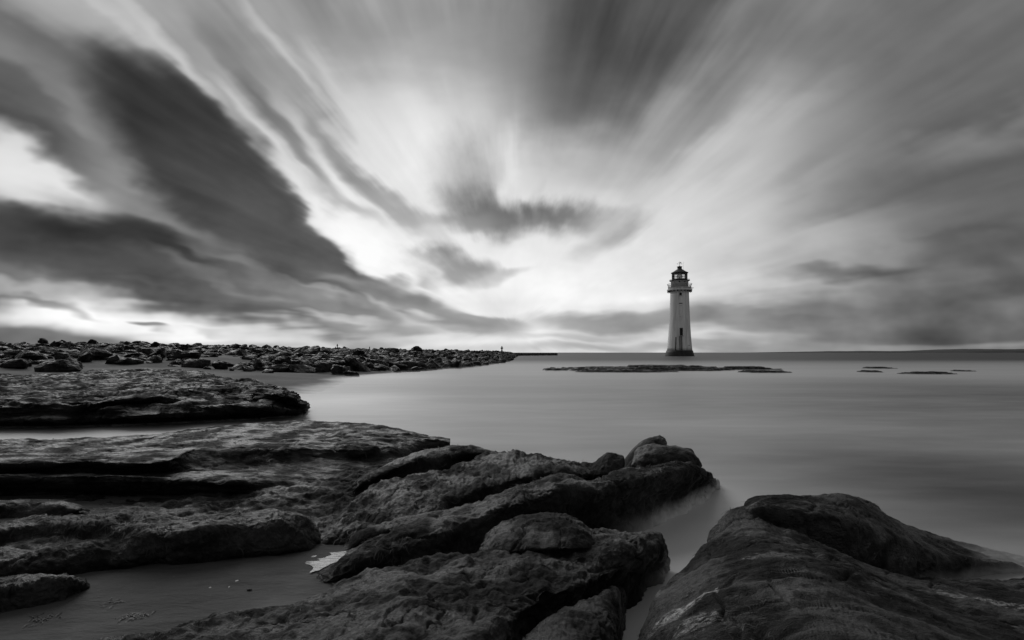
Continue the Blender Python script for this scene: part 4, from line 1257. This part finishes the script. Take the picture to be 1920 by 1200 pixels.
# ------------------------------------------------------------------ sea wall end, beacon, masts
bm = bmesh.new()
def wall_seg(bm, a_, b_, w, z0, z1):
    a_, b_ = Vector(a_), Vector(b_); d = (b_ - a_); n_ = Vector((-d.y, d.x)).normalized() * w / 2
    vs = [bm.verts.new((p.x, p.y, z)) for z in (z0, z1) for p in (a_ - n_, b_ - n_, b_ + n_, a_ + n_)]
    for f in ((3, 2, 1, 0), (4, 5, 6, 7), (0, 1, 5, 4), (1, 2, 6, 5), (2, 3, 7, 6), (3, 0, 4, 7)): bm.faces.new([vs[i] for i in f])
wall_seg(bm, (-6, 190), (17.2, 225), 3.0, -1, 1.02)
for k in range(9):
    t = k / 8; add_box(bm, (-6 + 23.2 * t + 1.3, 190 + 35 * t - 1.1, .40), (.9, .9, 1.05), .98)
wallo = bm_obj('sea_wall', bm, wall_mat)
tag(wallo, 'thin dark end of the sea wall lying on the horizon beyond the rubble bank', 'sea wall')

def at_x(px, Yd): return (px - 960) / FPX * Yd
bx, by = at_x(941, 150), 150.0
BZ = zb_at(bx, by)
be = empty('beacon', (bx, by, max(BZ, .9)))
tag(be, 'slim beacon post with cage topmark on the far end of the rubble bank', 'beacon')
bm = bmesh.new(); add_rod(bm, (0, 0, -.3), (0, 0, 2.1), .14, 8); bm_obj('post', bm, iron_mat, be)
bm = bmesh.new()
for s_ in (-1, 1): add_rod(bm, (s_ * .22, 0, -.2), (s_ * .1, 0, 1.0), .08, 6)
for z_ in (.3, .65, .95): add_rod(bm, (-.22, 0, z_), (.22, 0, z_), .07, 5)
bm_obj('lattice', bm, iron_mat, be)
bm = bmesh.new(); bmesh.ops.create_cone(bm, cap_ends=True, segments=12, radius1=.42, radius2=.05, depth=.5, matrix=Matrix.Translation((0, 0, 1.75)))
bm_obj('topmark', bm, iron_mat, be)
bm = bmesh.new(); bmesh.ops.create_cone(bm, cap_ends=True, segments=12, radius1=.05, radius2=.38, depth=.42, matrix=Matrix.Translation((0, 0, 1.25)))
bm_obj('topmark', bm, iron_mat, be)
for px, top, lab, wbar in ((632.5, 645, 'taller of two thin posts standing up behind the rubble bank', 1), (629, 650, 'shorter thin post left of the taller one behind the rubble bank', 0), (693, 650, 'lone tiny post above the middle of the rubble bank', 0)):
    Yd = 72.0; x_ = at_x(px, Yd); zt = CAM_H + (HORIZON - top) / FPX * Yd
    e_ = empty('post', (x_, Yd, 1.2)); tag(e_, lab, 'post')
    bm = bmesh.new(); add_rod(bm, (0, 0, -.6), (0, 0, zt - 1.2), .06, 6); bm_obj('shaft', bm, iron_mat, e_)
    bm = bmesh.new(); add_box(bm, (0, 0, zt - 1.2 - .22), (.22 if wbar else .12, .05, .1)); bm_obj('mark', bm, iron_mat, e_)

# ------------------------------------------------------------------ small things on the sand
def puddle():
    c = [(572, 1056), (585, 1044), (608, 1038), (640, 1034), (652, 1036), (640, 1048), (615, 1060), (596, 1070), (580, 1074), (588, 1064)]
    pts = np.array([ground_pt(px, py, .0605) for px, py in c])
    cen = pts.mean(0)
    n = 160; ring = resample(np.vstack([pts, pts[:1]]), n)[:-1]
    ring = cen + (ring - cen) * (1 + .16 * fbm(ring, 28, 3, .6, 5))[:, None]
    ring[:, 2] = .0605
    v = np.vstack([cen[None], ring]); v[0, 2] = .0605
    m_ = len(ring)
    f = [(0, 1 + k, 1 + (k + 1) % m_) for k in range(m_)]
    me = bpy.data.meshes.new('puddle'); me.from_pydata(v.tolist(), [], f); me.update()
    o = link('puddle', me, puddle_mat, None, False)
    tag(o, kind='structure')
puddle()
def pebble(px, py, s, mat, label, name='pebble', cat='pebble', flat=.4, seed=0):
    z = .055; x_, y_, z_ = ground_pt(px, py, z)
    p, q = BM[seed % 10]
    o = link(name, mesh_np(name, p * [s, s, s * flat * 2], q), mat)
    o.location = (x_, y_, z_ + s * flat * .25); o.rotation_euler = (0, 0, seed)
    tag(o, label, cat)
pebble(444, 1090, .012, shell_mat, 'pale shell lying on the sand, largest of the bright specks', 'shell', 'shell', .4, 1)
pebble(394, 1102, .008, shell_mat, 'small white shell left of the largest shell on the sand', 'shell', 'shell', .4, 2)
pebble(430, 1101, .006, shell_mat, 'tiny white speck of shell between two bigger shells on the sand', 'shell', 'shell', .4, 5)
pebble(468, 1106, .013, weed_mat, 'flat dark pebble just right of the largest shell on the sand', seed=3)
pebble(252, 1119, .009, weed_mat, 'small dark pebble in the middle of the sand patch', seed=4)
pebble(528, 1076, .006, shell_mat, 'tiny pale pebble on the sand near the puddle', seed=6)
def wrack(px, py, n_, spread, label, seed):
    rng = np.random.default_rng(seed)
    x_, y_, z_ = ground_pt(px, py, .062)
    vs, fs = [], []
    for k in range(n_):
        p = np.array([x_ + rng.normal(0, spread), y_ + rng.normal(0, spread * .6), .058]); ang = rng.uniform(0, 6.28); L = rng.uniform(.02, .07)
        b0 = len(vs)
        for j in range(5):
            w = .0025 * (1 - abs(j - 2) / 3)
            vs.append(tuple(p + [-math.sin(ang) * w, math.cos(ang) * w, .006 * math.sin(j)])); vs.append(tuple(p + [math.sin(ang) * w, -math.cos(ang) * w, .006 * math.sin(j)]))
            p = p + np.array([math.cos(ang), math.sin(ang), 0]) * L / 4; ang += rng.normal(0, .7)
        for j in range(4): fs.append((b0 + 2*j, b0 + 2*j + 1, b0 + 2*j + 3, b0 + 2*j + 2))
    o = link('seaweed_scrap', mesh_np('seaweed_scrap', vs, fs), weed_mat)
    tag(o, label, 'seaweed')
wrack(85, 1160, 36, .035, 'dark scrap of seaweed on the sand nearest the lower left corner', 1)
wrack(255, 1155, 40, .03, 'thin scrap of seaweed in the middle of the sand patch', 2)
wrack(205, 1128, 10, .02, 'tiny scrap of seaweed on the sand under the long dark bank', 3)
